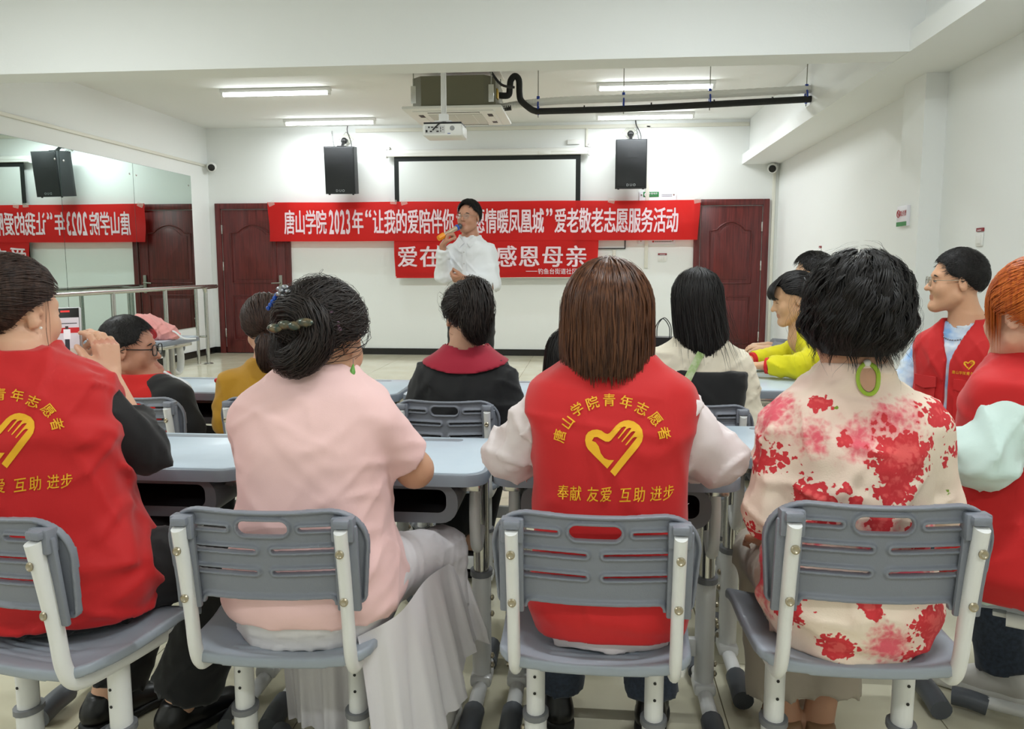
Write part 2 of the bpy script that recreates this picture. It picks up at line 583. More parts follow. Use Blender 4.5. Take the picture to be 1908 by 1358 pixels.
def door(n, x0, x1, top, hinge_left, label):
    d = empty('door_%d' % n, ((x0 + x1) / 2, YF, 0))
    tag(d, label, None, None, 'structure')
    w = x1 - x0
    MB().box((-w / 2 + .04, -.02, top / 2), (.08, .04, top), bev=.006).box((w / 2 - .04, -.02, top / 2), (.08, .04, top), bev=.006).box((0, -.02, top - .04), (w - .16, .04, .08), bev=.006).build('door_frame', M_WOOD, d)
    lw = w - .18
    lf = MB().box((0, -.006, (top - .09) / 2 + .005), (lw, .022, top - .1), bev=.002).build('door_leaf', M_WOOD, d)
    a = lw / 2 - .13
    for (z0, z1, ri) in ((1.02, top - .42, .12), (.2, .84, .0)):
        P = arch(-a, a, z0, z1, ri) if ri else [(-a, 0, z0), (a, 0, z0), (a, 0, z1), (-a, 0, z1)]
        mb = MB()
        pts = [(p[0], -.02, p[2]) for p in P]
        mb.tube(pts, .011, seg=8, closed=True)
        mb.build('panel_moulding', M_WOOD, lf, ang=60)
        P2 = arch(-a + .05, a - .05, z0 + .05, z1 - .04, ri) if ri else [(-a + .05, 0, z0 + .05), (a - .05, 0, z0 + .05), (a - .05, 0, z1 - .05), (-a + .05, 0, z1 - .05)]
        MB().prism([(p[0], -.015, p[2]) for p in P2], (0, -.01, 0), bev=.006).build('raised_panel', M_WOOD, lf, ang=30)
    s = -1 if hinge_left else 1
    for z in (1.78, 1.26, .3):
        MB().box((s * (lw / 2 + .003), -.022, z), (.022, .012, .13), bev=.002).build('hinge', M_STEEL, d)
    hx = -s * (lw / 2 - .07)
    h = MB().box((hx, -.03, 1.0), (.045, .025, .26), bev=.006).build('lock_plate', M_GALV, d)
    MB().tube(bez([(hx, -.04, 1.02), (hx, -.075, 1.02), (hx + s * .02, -.085, 1.02), (hx + s * .12, -.085, 1.015)], 4), .010, seg=8).build('lever', M_GALV, h)
    return d
door(1, -5.386, -4.285, 2.148, True, 'mahogany door behind the end of the long red banner beside the mirrors')
door(2, 1.369, 2.358, 2.148, False, 'mahogany door in the corner beside the white wall board')

# ------------------------------------------------------------------ mirrors
M_MIR = mat('mirror', (214, 228, 222), 0.0, 1.0)
M_MEDGE = mat('mirror_edge', (60, 84, 78), 0.3)
for i, (y0, y1, lab) in enumerate(((6.73, 8.09, 'tall wall mirror panel farthest from the mahogany door'), (8.093, 9.456, 'middle tall wall mirror panel between two others'), (9.459, 10.885, 'tall wall mirror panel closest to the mahogany door'))):
    t = thing('mirror_panel', lab, 'mirror', (XL, (y0 + y1) / 2, .42), 0)
    w = y1 - y0
    MB().box((.005, 0, 1.032), (.006, w, 2.06)).build('backing', M_MEDGE, t)
    MB().box((.0095, 0, 1.032), (.003, w - .004, 2.056)).build('mirror_glass', M_MIR, t)
    for (yy, zz) in ((-w / 2 + .07, 1.93), (w / 2 - .07, 1.93), (-w / 2 + .07, .12), (w / 2 - .07, .12)):
        MB().lathe([(.012, 0), (.012, .003), (.006, .006)], (.011, yy, zz), 12, (1, 0, 0)).build('screw', M_STEEL, t)

# ------------------------------------------------------------------ ballet barre in front of the mirrors
t = thing('ballet_barre', 'polished steel ballet barre with paired posts standing before the mirrors', 'handrail', (-4.95, 8.6, 0))
MB().tube(bez([(0, -5.0, 1.0), (0, 1.3, 1.0), (0, 1.46, .985), (0, 1.5, .93)], 5), .025, seg=14).build('rail', M_STEEL, t)
for yy in (-3.4, -1.7, -.55, .5, 1.5):
    p = MB().cyl((0, yy, .01), (0, yy, .99), .024).build('post', M_STEEL, t)
    MB().lathe([(.06, 0), (.06, .008), (.03, .02)], (0, yy, 0), 20).build('base_flange', M_STEEL, p)
for yy in (1.42,):
    MB().cyl((-.09, yy, .01), (-.09, yy, .98), .02).build('post', M_STEEL, t)
for yy in (-1.7, 1.45):
    b_ = MB().cyl((0, yy, .36), (-.52, yy, .36), .014).build('wall_stay', M_STEEL, t)
    MB().lathe([(.04, 0), (.04, .008), (.02, .016)], (-.525, yy, .36), 16, (1, 0, 0)).build('wall_flange', M_STEEL, b_)

# ------------------------------------------------------------------ projection screen
M_SCRW = mat('screen_fabric', (222, 226, 224), 0.85)
M_SCRB = mat('screen_border', (18, 24, 22), 0.8)
t = thing('projection_screen', 'pull-down projection screen with black border and white case', 'screen', (-1.455, YF - .09, 2.76))
MB().tube([(-1.38, 0, .04), (1.38, 0, .04)], .05, seg=16).box((0, 0, .02), (2.76, .09, .05), bev=.01).build('case', M_WHITE, t)
for s in (-1, 1):
    c_ = MB().box((s * 1.395, 0, .03), (.03, .1, .1), bev=.01).build('end_cap', M_WHITE, t)
    MB().lathe([(.035, 0), (.035, .008), (.012, .015)], (s * 1.38, .085, .11), 16, (0, -1, 0)).build('wall_hook', M_STEEL, c_)
MB().box((0, -.012, -.82), (2.57, .003, 1.66)).build('screen_cloth', M_SCRB, t)
MB().box((0, -.0145, -.83), (2.44, .002, 1.52)).build('white_field', M_SCRW, t)
MB().tube([(-1.29, -.012, -1.655), (1.29, -.012, -1.655)], .014, seg=10).build('weight_bar', M_WHITE, t)
MB().box((.8, -.052, .02), (.16, .006, .05), bev=.002).build('maker_plate', M_WHITE, t)
t2 = tag(MB().box((-.27, YF - .02, 2.93), (.17, .04, .065), bev=.008).build('junction_box', M_WHITE), 'small white junction box above the screen case', 'junction box')

# ------------------------------------------------------------------ banners
def cloth_red():
    m = mat('banner_red', (218, 34, 32), 0.5, spec=0.35)
    nt = m.node_tree; b = nt.nodes['Principled BSDF']
    tr = nt.nodes.new('ShaderNodeBsdfTransparent'); tr.inputs[0].default_value = (1, .06, .05, 1)
    tl = nt.nodes.new('ShaderNodeBsdfTranslucent'); tl.inputs[0].default_value = lin((225, 40, 36))
    m1 = nt.nodes.new('ShaderNodeMixShader'); m1.inputs[0].default_value = .25
    m2 = nt.nodes.new('ShaderNodeMixShader'); m2.inputs[0].default_value = .14
    out = nt.nodes['Material Output']
    nt.links.new(b.outputs[0], m1.inputs[1]); nt.links.new(tl.outputs[0], m1.inputs[2])
    nt.links.new(m1.outputs[0], m2.inputs[1]); nt.links.new(tr.outputs[0], m2.inputs[2])
    nt.links.new(m2.outputs[0], out.inputs[0])
    return m
M_BAN = cloth_red()
M_BTXT = mat('banner_lettering', (238, 214, 222), 0.7)
M_TAPE = mat('clear_tape', (235, 225, 215), 0.2, alpha=.22)
def banner(name, label, corners, Y, amp, seed, nx=90, nz=12):
    """corners tl,tr,bl,br as (x,z)"""
    t = thing(name, label, 'banner', (0, Y, 0))
    tl, tr, bl, br = [np.array(c) for c in corners]
    g = np.random.default_rng(seed)
    ph = g.uniform(0, 6.28, 8)
    def pt(u, v):
        p = (tl * (1 - u) + tr * u) * (1 - v) + (bl * (1 - u) + br * u) * v
        w = amp * (math.sin(u * 9 + v * 2.0 + ph[0]) + .6 * math.sin(u * 23 - v * 3 + ph[1]) + .35 * math.sin(u * 47 + v * 6 + ph[2])) * (.35 + .65 * math.sin(math.pi * min(max(v, .02), .98)))
        # diagonal tension folds at the fixed ends
        e = math.exp(-u * 18) + math.exp(-(1 - u) * 18)
        w += amp * 1.2 * e * math.sin((v * 1.2 + (u if u < .5 else 1 - u) * 26) * 5 + ph[3])
        sag = -.012 * math.sin(math.pi * u * 3) ** 2 * (1 if v < .5 else .6)
        return (p[0], w, p[1] + sag * .4)
    V = [pt(i / nx, j / nz) for j in range(nz + 1) for i in range(nx + 1)]
    F = [(j * (nx + 1) + i, (j + 1) * (nx + 1) + i, (j + 1) * (nx + 1) + i + 1, j * (nx + 1) + i + 1) for j in range(nz) for i in range(nx)]
    clo = obj('banner_cloth', np_mesh('banner_cloth', V, F, M_BAN), t)
    W = tr[0] - tl[0]; H = tl[1] - bl[1]
    def on(x, z):
        u = (x - tl[0]) / W
        zt = tl[1] * (1 - u) + tr[1] * u; zb = bl[1] * (1 - u) + br[1] * u
        v = (zt - z) / (zt - zb)
        p = pt(u, v)
        return (x, p[1] - .004, z)
    return t, clo, on
def pxx(px):       # photo column -> metres along the far wall
    return -4.561 + (px - 505) * (1.434 + 4.561) / (1303 - 505)
T1, c1, on1 = banner('long_banner', 'long red cloth banner with one line of tall pale lettering', ((-4.561, 2.150), (1.434, 2.134), (-4.542, 1.606), (1.404, 1.606)), YF - .135, .010, 3)
segs = [('唐山学院', 536, 618), ('2023', 622, 665), ('年', 667, 689), ('“', 692, 704), ('让我的爱陪伴你', 706, 859), ('志愿情暖凤凰城', 873, 1024), ('”', 1028, 1039), ('爱老敬老志愿服务活动', 1043, 1265)]
parts = []
for s_, a, b_ in segs:
    x0, x1 = pxx(a), pxx(b_)
    st = (x1 - x0) / len(s_)
    for i, ch in enumerate(s_):
        xc = x0 + st * (i + .5)
        if ch.isdigit(): parts += heavy(ch, xc, 1.872, st * 1.75, .47, .035)
        elif ch in '“”': parts += heavy(ch, xc, 1.985, .23, .40, .02)
        else: parts += heavy(ch, xc, 1.872, st * 1.02, .355, .026)
flat_print('lettering', parts, M_BTXT, c1, on1)
for (x, z) in ((-4.5, 2.12), (-2.75, 2.13), (-2.6, 2.12), (1.39, 2.11), (.25, 2.12)):
    p = on1(x, z)
    MB().box((p[0], p[1] - .003, p[2] + .01), (.09, .001, .06), rot=Matrix.Rotation(random.uniform(-.5, .5), 4, 'Y')).build('tape', M_TAPE, c1)
T2, c2, on2 = banner('short_banner', 'smaller red cloth banner with wide pale lettering hanging under the long one', ((-2.757, 1.63), (.084, 1.62), (-2.745, 1.092), (.066, 1.112)), YF - .125, .008, 5, 50, 12)
parts = []
for ch, a, b_ in (('爱', 751, 790), ('在', 793, 832), ('感', 935, 975), ('恩', 977, 1017), ('母', 1020, 1060), ('亲', 1063, 1103)):
    parts += heavy(ch, (pxx(a) + pxx(b_)) / 2, 1.39, (pxx(b_) - pxx(a)) * 1.02, .31, .022)
    if ch == '在':
        flat_print('lettering', parts, M_BTXT, c2, on2); parts = []
flat_print('lettering', parts, M_BTXT, c2, on2)
parts = []
sx = pxx(1013); st = (pxx(1075) - sx) / 6
for i, ch in enumerate('钓鱼台街道社区'):
    parts += heavy(ch, sx + st * (i + .5), 1.185, st * .98, .085, .012)
Vd = np.array([[pxx(991), 1.182], [pxx(1012), 1.182], [pxx(1012), 1.19], [pxx(991), 1.19]])
parts.append((Vd, np.array([[0, 1, 2], [0, 2, 3]])))
flat_print('small_lettering', parts, M_BTXT, c2, on2)

# ------------------------------------------------------------------ loudspeakers
M_SPK = mat('speaker_cabinet', (44, 46, 48), 0.7, bump=(220, 0.3))
M_GRL = mat('speaker_grille', (27, 30, 34), 0.55, bump=(900, 0.4))
M_LOGO = mat('silver_print', (176, 180, 184), 0.35, 0.6)
M_CHAIN = mat('chain', (140, 142, 142), 0.35, 0.9)
def speaker(x, z0, yaw, tilt, lab, chain_x, cable_x):
    t = thing('loudspeaker', lab, 'speaker', (x, YF - .34, z0), yaw)
    W, H, D_ = .40, .62, .34
    Mt = Matrix.Rotation(tilt, 4, 'X')
    hd = empty('h'); bpy.data.objects.remove(hd)
    def P(a): return Mt @ Vector(a)
    # cabinet: tapered back
    mb = MB()
    pts = [(-W / 2, -D_ / 2, 0), (W / 2, -D_ / 2, 0), (W / 2, .08, 0), (W * .40, D_ / 2, 0), (-W * .40, D_ / 2, 0), (-W / 2, .08, 0)]
    mb.prism([P(p) for p in pts], P((0, 0, H)))
    mb.build('cabinet', M_SPK, t, ang=25)
    g = MB().box(P((0, -D_ / 2 - .006, H / 2 + .006)), (W - .02, .014, H - .03), rot=Mt, bev=.005).build('grille', M_GRL, t)
    for (fx, fz) in ((0, .14),):
        MB().box(P((0, -D_ / 2 - .0145, H * .62)), (.15, .001, .012), rot=Mt).build('grille_mark', M_SPK, g)
    pr = [boxed(c, dx, 0, .045, .045, .012) for c, dx in zip('DUO', (-.042, 0, .042))]
    flat_print('logo', pr, M_LOGO, g, lambda u, v: tuple(P((u, -D_ / 2 - .0145, .045 + v))))
    for fx in (-W / 2 + .04, W / 2 - .04):
        MB().cyl(P((fx, -D_ / 2 + .05, -.012)), P((fx, -D_ / 2 + .05, 0)), .014, seg=10).build('foot', M_BLACK, t)
    # wall bracket: plate turned on its corner, ball joint, arm
    tp = P((0, .02, H))
    b = MB().box((0, .34 - .008, H + .155), (.15, .012, .15), rot=Matrix.Rotation(math.pi / 4, 4, 'Y')).build('bracket_plate', M_GALV, t)
    MB().cyl((0, .33, H + .14), (0, .16, H + .11), .024, seg=12).sph((0, .16, H + .11), .045).cyl((0, .14, H + .105), tp + Vector((0, .04, .0)), .02, seg=12).box(tp + Vector((0, .05, .01)), (.12, .12, .012)).build('bracket_arm', M_BLACK, b)
    for (dx, dz) in ((.075, 0), (-.075, 0), (0, .075), (0, -.075)):
        MB().cyl((dx, .33, H + .155 + dz), (dx, .318, H + .155 + dz), .009, seg=8).build('bolt', M_STEEL, b)
    # safety chain of links
    a, e = Vector((chain_x * .55, .05, H + .01)), Vector((chain_x, .33, H + .27))
    if chain_x > 0: a = Vector((.12, .1, H)); e = Vector((.07, .33, H + .33))
    n = 12
    mb = MB()
    for i in range(n):
        f0 = (i + .5) / n
        c = a.lerp(e, f0) + Vector((0, 0, -.05 * math.sin(math.pi * f0)))
        d = (e - a).normalized()
        s1 = d.orthogonal().normalized(); s2 = d.cross(s1)
        s_ = s1 if i % 2 else s2
        L = (e - a).length / n
        mb.tube([c + d * (L * .72 * math.cos(q)) + s_ * (.010 * math.sin(q)) for q in np.linspace(0, 2 * math.pi, 10, endpoint=False)], .0025, seg=5, closed=True)
    mb.build('safety_chain', M_CHAIN, t)
    MB().tube(bez([(cable_x, .33, H + .36), (cable_x * .9 + .0, .26, H + .26), (cable_x + .06, .2, H + .08), (.1, .16, H * .8)], 5), .006, seg=6).build('cable', M_BLACK, t)
    return t
speaker(-3.40, 2.24, R_(6), R_(6), 'black loudspeaker hung on the wall above the banner close to the mirrors', -.2, .03)
speaker(.49, 2.27, R_(0), R_(4), 'black loudspeaker hung on the wall above the white information board', .1, .08)

# ------------------------------------------------------------------ ceiling battens
M_TUBE = mat('lit_tube', (255, 255, 255), 0.4, emit=((246, 252, 255), 22.0))
M_BATTEN = mat('batten_white', (240, 240, 238), 0.4)
def batten(x, y, lab, z=ZC, off=None):
    t = thing('fluorescent_light' if off is None else 'fluorescent_light_%s_offscreen' % off, lab, 'ceiling light', (x, y, z))
    MB().box((0, 0, -.02), (1.25, .07, .04), bev=.006).build('batten_body', M_BATTEN, t)
    MB().cyl((-.59, 0, -.062), (.59, 0, -.062), .016, seg=14).build('tube', M_TUBE, t)
    for s in (-1, 1):
        MB().box((s * .605, 0, -.05), (.03, .045, .06), bev=.005).build('lamp_holder', M_BATTEN, t)
    ld = bpy.data.lights.new('tube_light', 'AREA')
    ld.shape = 'RECTANGLE'; ld.size = 1.16; ld.size_y = .06
    ld.energy = TUBE_W; ld.color = (.925, .98, 1.0)
    ld.spread = math.pi
    lo = bpy.data.objects.new('tube_light' if off is None else 'tube_light_%s_offscreen' % off, ld); COL.objects.link(lo)
    lo.parent = t; lo.location = (0, 0, -.085)
    return t
for (x, y, lab) in ((-3.48, 8.95, 'lit ceiling tube lamp above the mirrors and nearer the beam'), (-3.48, 10.82, 'lit ceiling tube lamp above the long banner on the mirror side'),
                    (.65, 9.06, 'lit ceiling tube lamp beside the black ceiling pipe'), (.65, 10.83, 'lit ceiling tube lamp above the mahogany corner door'),
                    (-3.48, 3.9, 'lit ceiling tube lamp above the front desks on the mirror side'), (.65, 3.9, 'lit ceiling tube lamp above the front desks'),
                    (-3.48, 1.4, 'lit ceiling tube lamp above the second row on the mirror side'), (.65, 1.4, 'lit ceiling tube lamp above the second row'),
                    (-3.48, -1.2, 'lit ceiling tube lamp at the rear on the mirror side'), (.65, -1.2, 'lit ceiling tube lamp at the rear of the hall')):
    batten(x, y, lab, off=None if y > 6 else ('mirror_side' if x < 0 else 'pilaster_side') + {3.9: '_front_row', 1.4: '_second_row', -1.2: '_rear'}[y])

# ------------------------------------------------------------------ ceiling cassette air conditioner
M_ACB = mat('ac_casing', (112, 110, 92), 0.5, 0.55)
M_ACP = mat('ac_panel', (234, 233, 229), 0.45)
M_ACG = mat('ac_grille', (205, 203, 197), 0.6)
t = thing('air_conditioner', 'ceiling cassette air conditioner with exposed grey metal casing', 'air conditioner', (-1.33, 8.25, 2.74))
W, Dp = .80, .80
oct_ = [(-W / 2 + .1, -Dp / 2, .03), (W / 2 - .1, -Dp / 2, .03), (W / 2, -Dp / 2 + .1, .03), (W / 2, Dp / 2 - .1, .03), (W / 2 - .1, Dp / 2, .03), (-W / 2 + .1, Dp / 2, .03), (-W / 2, Dp / 2 - .1, .03), (-W / 2, -Dp / 2 + .1, .03)]
MB().prism(oct_, (0, 0, .27)).build('casing', M_ACB, t, ang=20)
pn = MB().box((0, 0, .0), (.95, .95, .03), bev=.012).box((0, 0, -.018), (.78, .78, .022), bev=.01).build('face_panel', M_ACP, t)
MB().box((0, 0, -.03), (.52, .52, .008), bev=.003).build('intake_grille', M_ACG, pn)
for i in range(3):
    MB().box((-.17 + .17 * i, 0, -.0345), (.004, .5, .003)).build('grille_rib', M_ACP, pn)
for (cx, cy, sx_, sy_) in ((0, -.335, .5, .05), (0, .335, .5, .05), (-.335, 0, .05, .5), (.335, 0, .05, .5)):
    MB().box((cx, cy, -.026), (sx_, sy_, .012), bev=.004).build('louvre_slot_shade', M_BLACK, pn)  # solid black strip, its colour stands for the shade inside the open slot
    MB().box((cx, cy, -.031), (sx_ * .98, sy_ * .5, .006), bev=.002).build('louvre', M_ACP, pn)
for sx_ in (-1, 1):
    for sy_ in (-1, 1):
        MB().cyl((sx_ * .37, sy_ * .40, .18), (sx_ * .37, sy_ * .40, ZC - 2.74), .006, seg=8).build('hanger_rod', M_GALV, t)
        MB().box((sx_ * .37, sy_ * .408, .13), (.05, .01, .16), bev=.002).build('hanger_bracket', M_STEEL, t)
MB().box((.405, -.2, .16), (.02, .1, .09), bev=.003).build('pipe_port', mat('brass', (180, 150, 60), .4, .7), t)
MB().tube(bez([(.2, -.3, .44), (.30, -.32, .43), (.36, -.34, .34), (.46, -.34, .22), (.58, -.3, .2)], 6), .012, seg=8).build('control_cable', M_BLACK, t)

# pipes
M_INS = mat('pipe_insulation', (30, 31, 31), 0.7, bump=(40, .4))
M_FLEX = mat('pipe_wrap', (236, 236, 232), 0.5)
M_CLAMP = mat('blue_clamp', (24, 60, 160), 0.45)
t = thing('insulated_pipe', 'black insulated air conditioner pipe hung across the ceiling with blue clamps', 'pipe', (0, 8.3, 0))
MB().tube(bez([(-.93, -.05, 2.93), (-.84, -.05, 2.93), (-.825, -.05, 3.0), (-.815, -.05, 3.07), (-.775, -.05, 3.11), (-.735, -.05, 3.07), (-.73, -.05, 2.95), (-.715, -.05, 2.88), (-.65, -.03, 2.82), (-.58, 0, 2.785), (-.45, 0, 2.78), (.4, 0, 2.79), (1.2, 0, 2.815), (2.08, 0, 2.845)], 6), .031, seg=12).build('insulation', M_INS, t)
for x in (-.1, .55, 1.15, 1.7):
    MB().cyl((x, 0, 2.782 + .025 * (x + .58)), (x + .012, 0, 2.782 + .025 * (x + .58)), .034, seg=12).build('joint_tape', M_BLACK, t)
for x in (-.55, .29, 1.12, 2.03):
    zc = 2.785 + .023 * (x + .55)
    MB().cyl((x, .03, zc - .06), (x, .03, ZC), .005, seg=6).build('hanger_rod', M_GALV, t)
    MB().tube([(x, .03 + .048 * math.cos(a), zc + .03 + .062 * math.sin(a)) for a in np.linspace(0, 2 * math.pi, 16, endpoint=False)], .009, seg=6, closed=True).box((x, .03, zc + .115), (.03, .03, .06), bev=.005).build('clamp', M_CLAMP, t)
t = thing('drain_hose', 'white corrugated wrapped hose running beside the black ceiling pipe', 'hose', (0, 8.34, 0))
path = bez([(-.92, 0, 2.83), (-.7, .0, 2.86), (-.3, 0, 2.885), (.5, 0, 2.898), (1.3, 0, 2.918), (2.08, 0, 2.945)], 22)
MB().tube(path, [.036 + .003 * (i % 2) for i in range(len(path))], seg=12).build('hose_body', M_FLEX, t, ang=20)
MB().cyl((-.93, 0, 2.83), (-.82, 0, 2.838), .037, seg=12).build('hose_sleeve', M_INS, t)

# ------------------------------------------------------------------ projector
t = thing('projector', 'white ceiling projector hanging on a white pole with its sockets showing', 'projector', (-1.12, 6.25, 2.22))
MB().box((0, .02, .05), (.30, .24, .09), bev=.014, seg=3).build('case', M_WHITE, t)
MB().box((0, .02, .101), (.285, .225, .012), bev=.003).build('dark_lid', M_BLACK, t)
MB().lathe([(.018, 0), (.018, .002)], (.075, -.1, .06), 20, (0, -1, 0)).build('speaker_grille', mat('grey_mesh', (150, 150, 150), .6), t)
sock = MB().box((-.055, -.1005, .052), (.15, .002, .058)).build('socket_panel', mat('pale_grey', (205, 205, 203), .5), t)
for (dx, dz, w, h) in ((-.1, .068, .012, .012), (-.075, .068, .018, .008), (-.118, .04, .014, .018), (-.085, .038, .016, .01), (-.04, .066, .016, .008), (-.035, .038, .018, .01), (-.012, .06, .005, .02), (-.012, .04, .008, .008), (0.005, .066, .006, .006), (.005, .05, .006, .006)):
    MB().box((dx, -.1025, dz), (w, .003, h), bev=.001).build('socket', M_BLACK, sock)
MB().box((.05, -.1008, .022), (.022, .001, .005)).build('badge', mat('blue_print', (60, 80, 160), .5), t)
MB().cyl((-.01, .03, .18), (-.01, .03, ZC - 2.22), .021, seg=16).build('pole', M_WHITE, t)
MB().box((-.01, .03, .155), (.07, .05, .06), bev=.006).box((-.01, .03, .125), (.13, .1, .012), bev=.003).box((-.06, -.02, .113), (.012, .012, .02)).box((.04, -.02, .113), (.012, .012, .02)).build('mount', M_WHITE, t)
MB().tube(bez([(.02, 0, .12), (-.01, -.08, .105), (-.04, -.115, .075), (-.07, -.112, .045)], 6), .005, seg=6).build('cable', M_BLACK, t)
MB().lathe([(.04, 0), (.04, .02), (.034, .03)], (-.08, .14, .05), 20, (0, 1, 0)).build('lens', M_BLACK, t)

# ------------------------------------------------------------------ security cameras
def cctv(loc, rz, lab):
    t = thing('security_camera', lab, 'security camera', loc, rz)
    MB().lathe([(.055, 0), (.055, .015), (.03, .03)], (0, .09, .0), 20, (0, -1, 0)).build('mount_base', M_WHITE, t)
    MB().sph((0, .0, -.02), .068, 20, 14).cyl((0, .07, 0), (0, .02, -.01), .035).build('housing', M_WHITE, t)
    MB().lathe([(.048, 0), (.044, .012), (.0, .018)], (0, -.052, -.035), 20, (0, -1, -.25)).build('lens', M_BLACK, t)
cctv((-5.36, 11.3, 2.67), R_(20), 'white round security camera at the corner above the mahogany mirror-side door')
cctv((2.36, 11.3, 2.56), R_(-15), 'white round security camera tucked beneath the ledge in the corner')

# ------------------------------------------------------------------ wall boards, signs, switches
M_GREEN = mat('sign_green', (44, 132, 70), 0.5)
M_REDP = mat('sign_red', (176, 34, 40), 0.5)
M_GREYP = mat('grey_print', (120, 120, 126), 0.6)
M_SIGNW = mat('sign_white', (232, 230, 236), 0.35)
t = thing('information_board', 'white wall board with green heading partly covered by the long banner', 'board', (.875, YF, 1.905))
MB().box((0, -.012, 0), (.5, .012, .71), bev=.004).build('panel', M_SIGNW, t)
hd_ = MB().box((-.09, -.0195, .315), (.21, .003, .07), bev=.001).build('green_heading', M_GREEN, t)
MB().lathe([(.026, 0), (.026, .001)], (-.155, -.0215, .315), 24, (0, -1, 0)).build('round_emblem', M_SIGNW, hd_)
Vt = np.array([[-.015, -.012], [.015, -.012], [0, .018]])
flat_print('emblem_mark', [(Vt, np.array([[0, 1, 2]]))], M_REDP, hd_, lambda u, v: (-.155 + u, -.0235, .315 + v))
flat_print('heading_print', [boxed(c, -.108 + .03 * i, .297, .024, .026, .02) for i, c in enumerate('中国电网')] + [boxed('-', -.112 + .011 * i, .270, .011, .012, .03) for i in range(10)], M_SIGNW, hd_, lambda u, v: (u, -.0225, v + .03))
fp = []
for r in range(2):
    for i in range(12):
        fp.append((np.array([[0, 0], [.008, 0], [.008, .011], [0, .011]]) + np.array([.055 + .0115 * i, .305 - .02 * r]), np.array([[0, 1, 2], [0, 2, 3]])))
for i in range(16):
    fp.append((np.array([[0, 0], [.011, 0], [.011, .013], [0, .013]]) + np.array([-.03 + .0145 * i, -.325]), np.array([[0, 1, 2], [0, 2, 3]])))
flat_print('small_print', fp, M_GREYP, t, lambda u, v: (u, -.0195, v))
MB().lathe([(.013, 0), (.013, .001)], (-.05, -.0195, -.318), 16, (0, -1, 0)).build('round_mark', M_REDP, t)
for sx_ in (-.215, .215):
    for sz_ in (-.315, .315):
        MB().lathe([(.011, 0), (.011, .008), (.006, .012)], (sx_, -.018, sz_), 12, (0, -1, 0)).build('stand_off_screw', M_STEEL, t)
t = thing('framed_board', 'white board in thin black frame behind the banners', 'board', (.17, YF, 1.78))
MB().box((0, -.01, 0), (.54, .014, .56)).build('board_face', M_SCRW, t)
MB().box((0, -.014, -.285), (.56, .026, .014)).box((0, -.014, .285), (.56, .026, .014)).box((-.275, -.014, 0), (.014, .026, .58)).box((.275, -.014, 0), (.014, .026, .58)).build('frame', M_BLACK, t)

def switch(name, loc, rz, w, lab, n=2):
    t = thing(name, lab, 'switch', loc, rz)
    MB().box((0, -.006, 0), (w, .012, .086), bev=.004).build('plate', M_WHITE, t)
    for i in range(n):
        MB().box((-w / 2 + w * .16 + (w * .68) * (i + .5) / n, -.014, 0), (w * .62 / n, .006, .056), bev=.002).build('rocker', M_WHITE, t)
    tg = MB().box((0, -.005, .062), (w, .01, .022)).build('label_strip', mat('maroon_print', (140, 40, 46), .5), t)
    flat_print('label_print', [(np.array([[-w * .3, -.002], [w * .3, -.002], [w * .3, .003], [-w * .3, .003]]), np.array([[0, 1, 2], [0, 2, 3]]))], M_SIGNW, tg, lambda u, v: (u, -.011, .058 + v))
switch('light_switch', (.955, YF, 1.355), 0, .12, 'white double light switch below the information board', 3)
switch('light_switch', (XR, 5.55, 1.43), R_(-90), .09, 'white light switch on the wall beyond the pilaster with maroon strip', 1)
switch('light_switch', (XR, 9.25, 1.40), R_(-90), .08, 'small wall switch between the corner door and the pilaster', 1)
t = thing('no_smoking_sign', 'small white and green no smoking sign on the pilaster', 'sign', (2.322, 6.44, 1.63), R_(-90))
MB().box((0, -.012, 0), (.2, .024, .15), bev=.002).build('plate', M_SIGNW, t)
MB().box((0, -.0245, -.058), (.2, .001, .032)).build('green_band', M_GREEN, t)
mb = MB().tube([(-.065 + .026 * math.cos(a), -.0255, .02 + .026 * math.sin(a)) for a in np.linspace(0, 6.283, 24, endpoint=False)], .0035, seg=5, closed=True)
mb.tube([(-.083, -.0255, .038), (-.047, -.0255, .002)], .003, seg=5)
mb.build('prohibition_ring', M_REDP, t)
flat_print('lettering', [boxed(c, -.018 + .031 * i, .02, .03, .045, .02) for i, c in enumerate('禁止吸烟')], M_REDP, t, lambda u, v: (u, -.0255, v))
# ================================================================== CHAIRS AND DESKS
M_CGREY = mat('chair_grey_plastic', (126, 130, 140), 0.42, bump=(300, .08))
M_SEAT = mat('seat_grey_plastic', (150, 158, 168), 0.36)
M_LEGW = mat('leg_white_enamel', (228, 228, 226), 0.28)
M_COLL = mat('collar_grey', (120, 121, 124), 0.45)
M_DARKP = mat('foot_dark_plastic', (84, 88, 94), 0.45)
M_SCREW = mat('screw_nickel', (170, 160, 140), 0.3, 1.0)

def rbox2(u, v, hx, hy, r):
    a = np.abs(u) - hx + r; b = np.abs(v) - hy + r
    return np.sqrt(np.maximum(a, 0) ** 2 + np.maximum(b, 0) ** 2) + np.minimum(np.maximum(a, b), 0) - r
def capseg(u, v, x0, x1, y0, r):
    h = np.clip(u, x0, x1)
    return np.sqrt((u - h) ** 2 + (v - y0) ** 2) - r

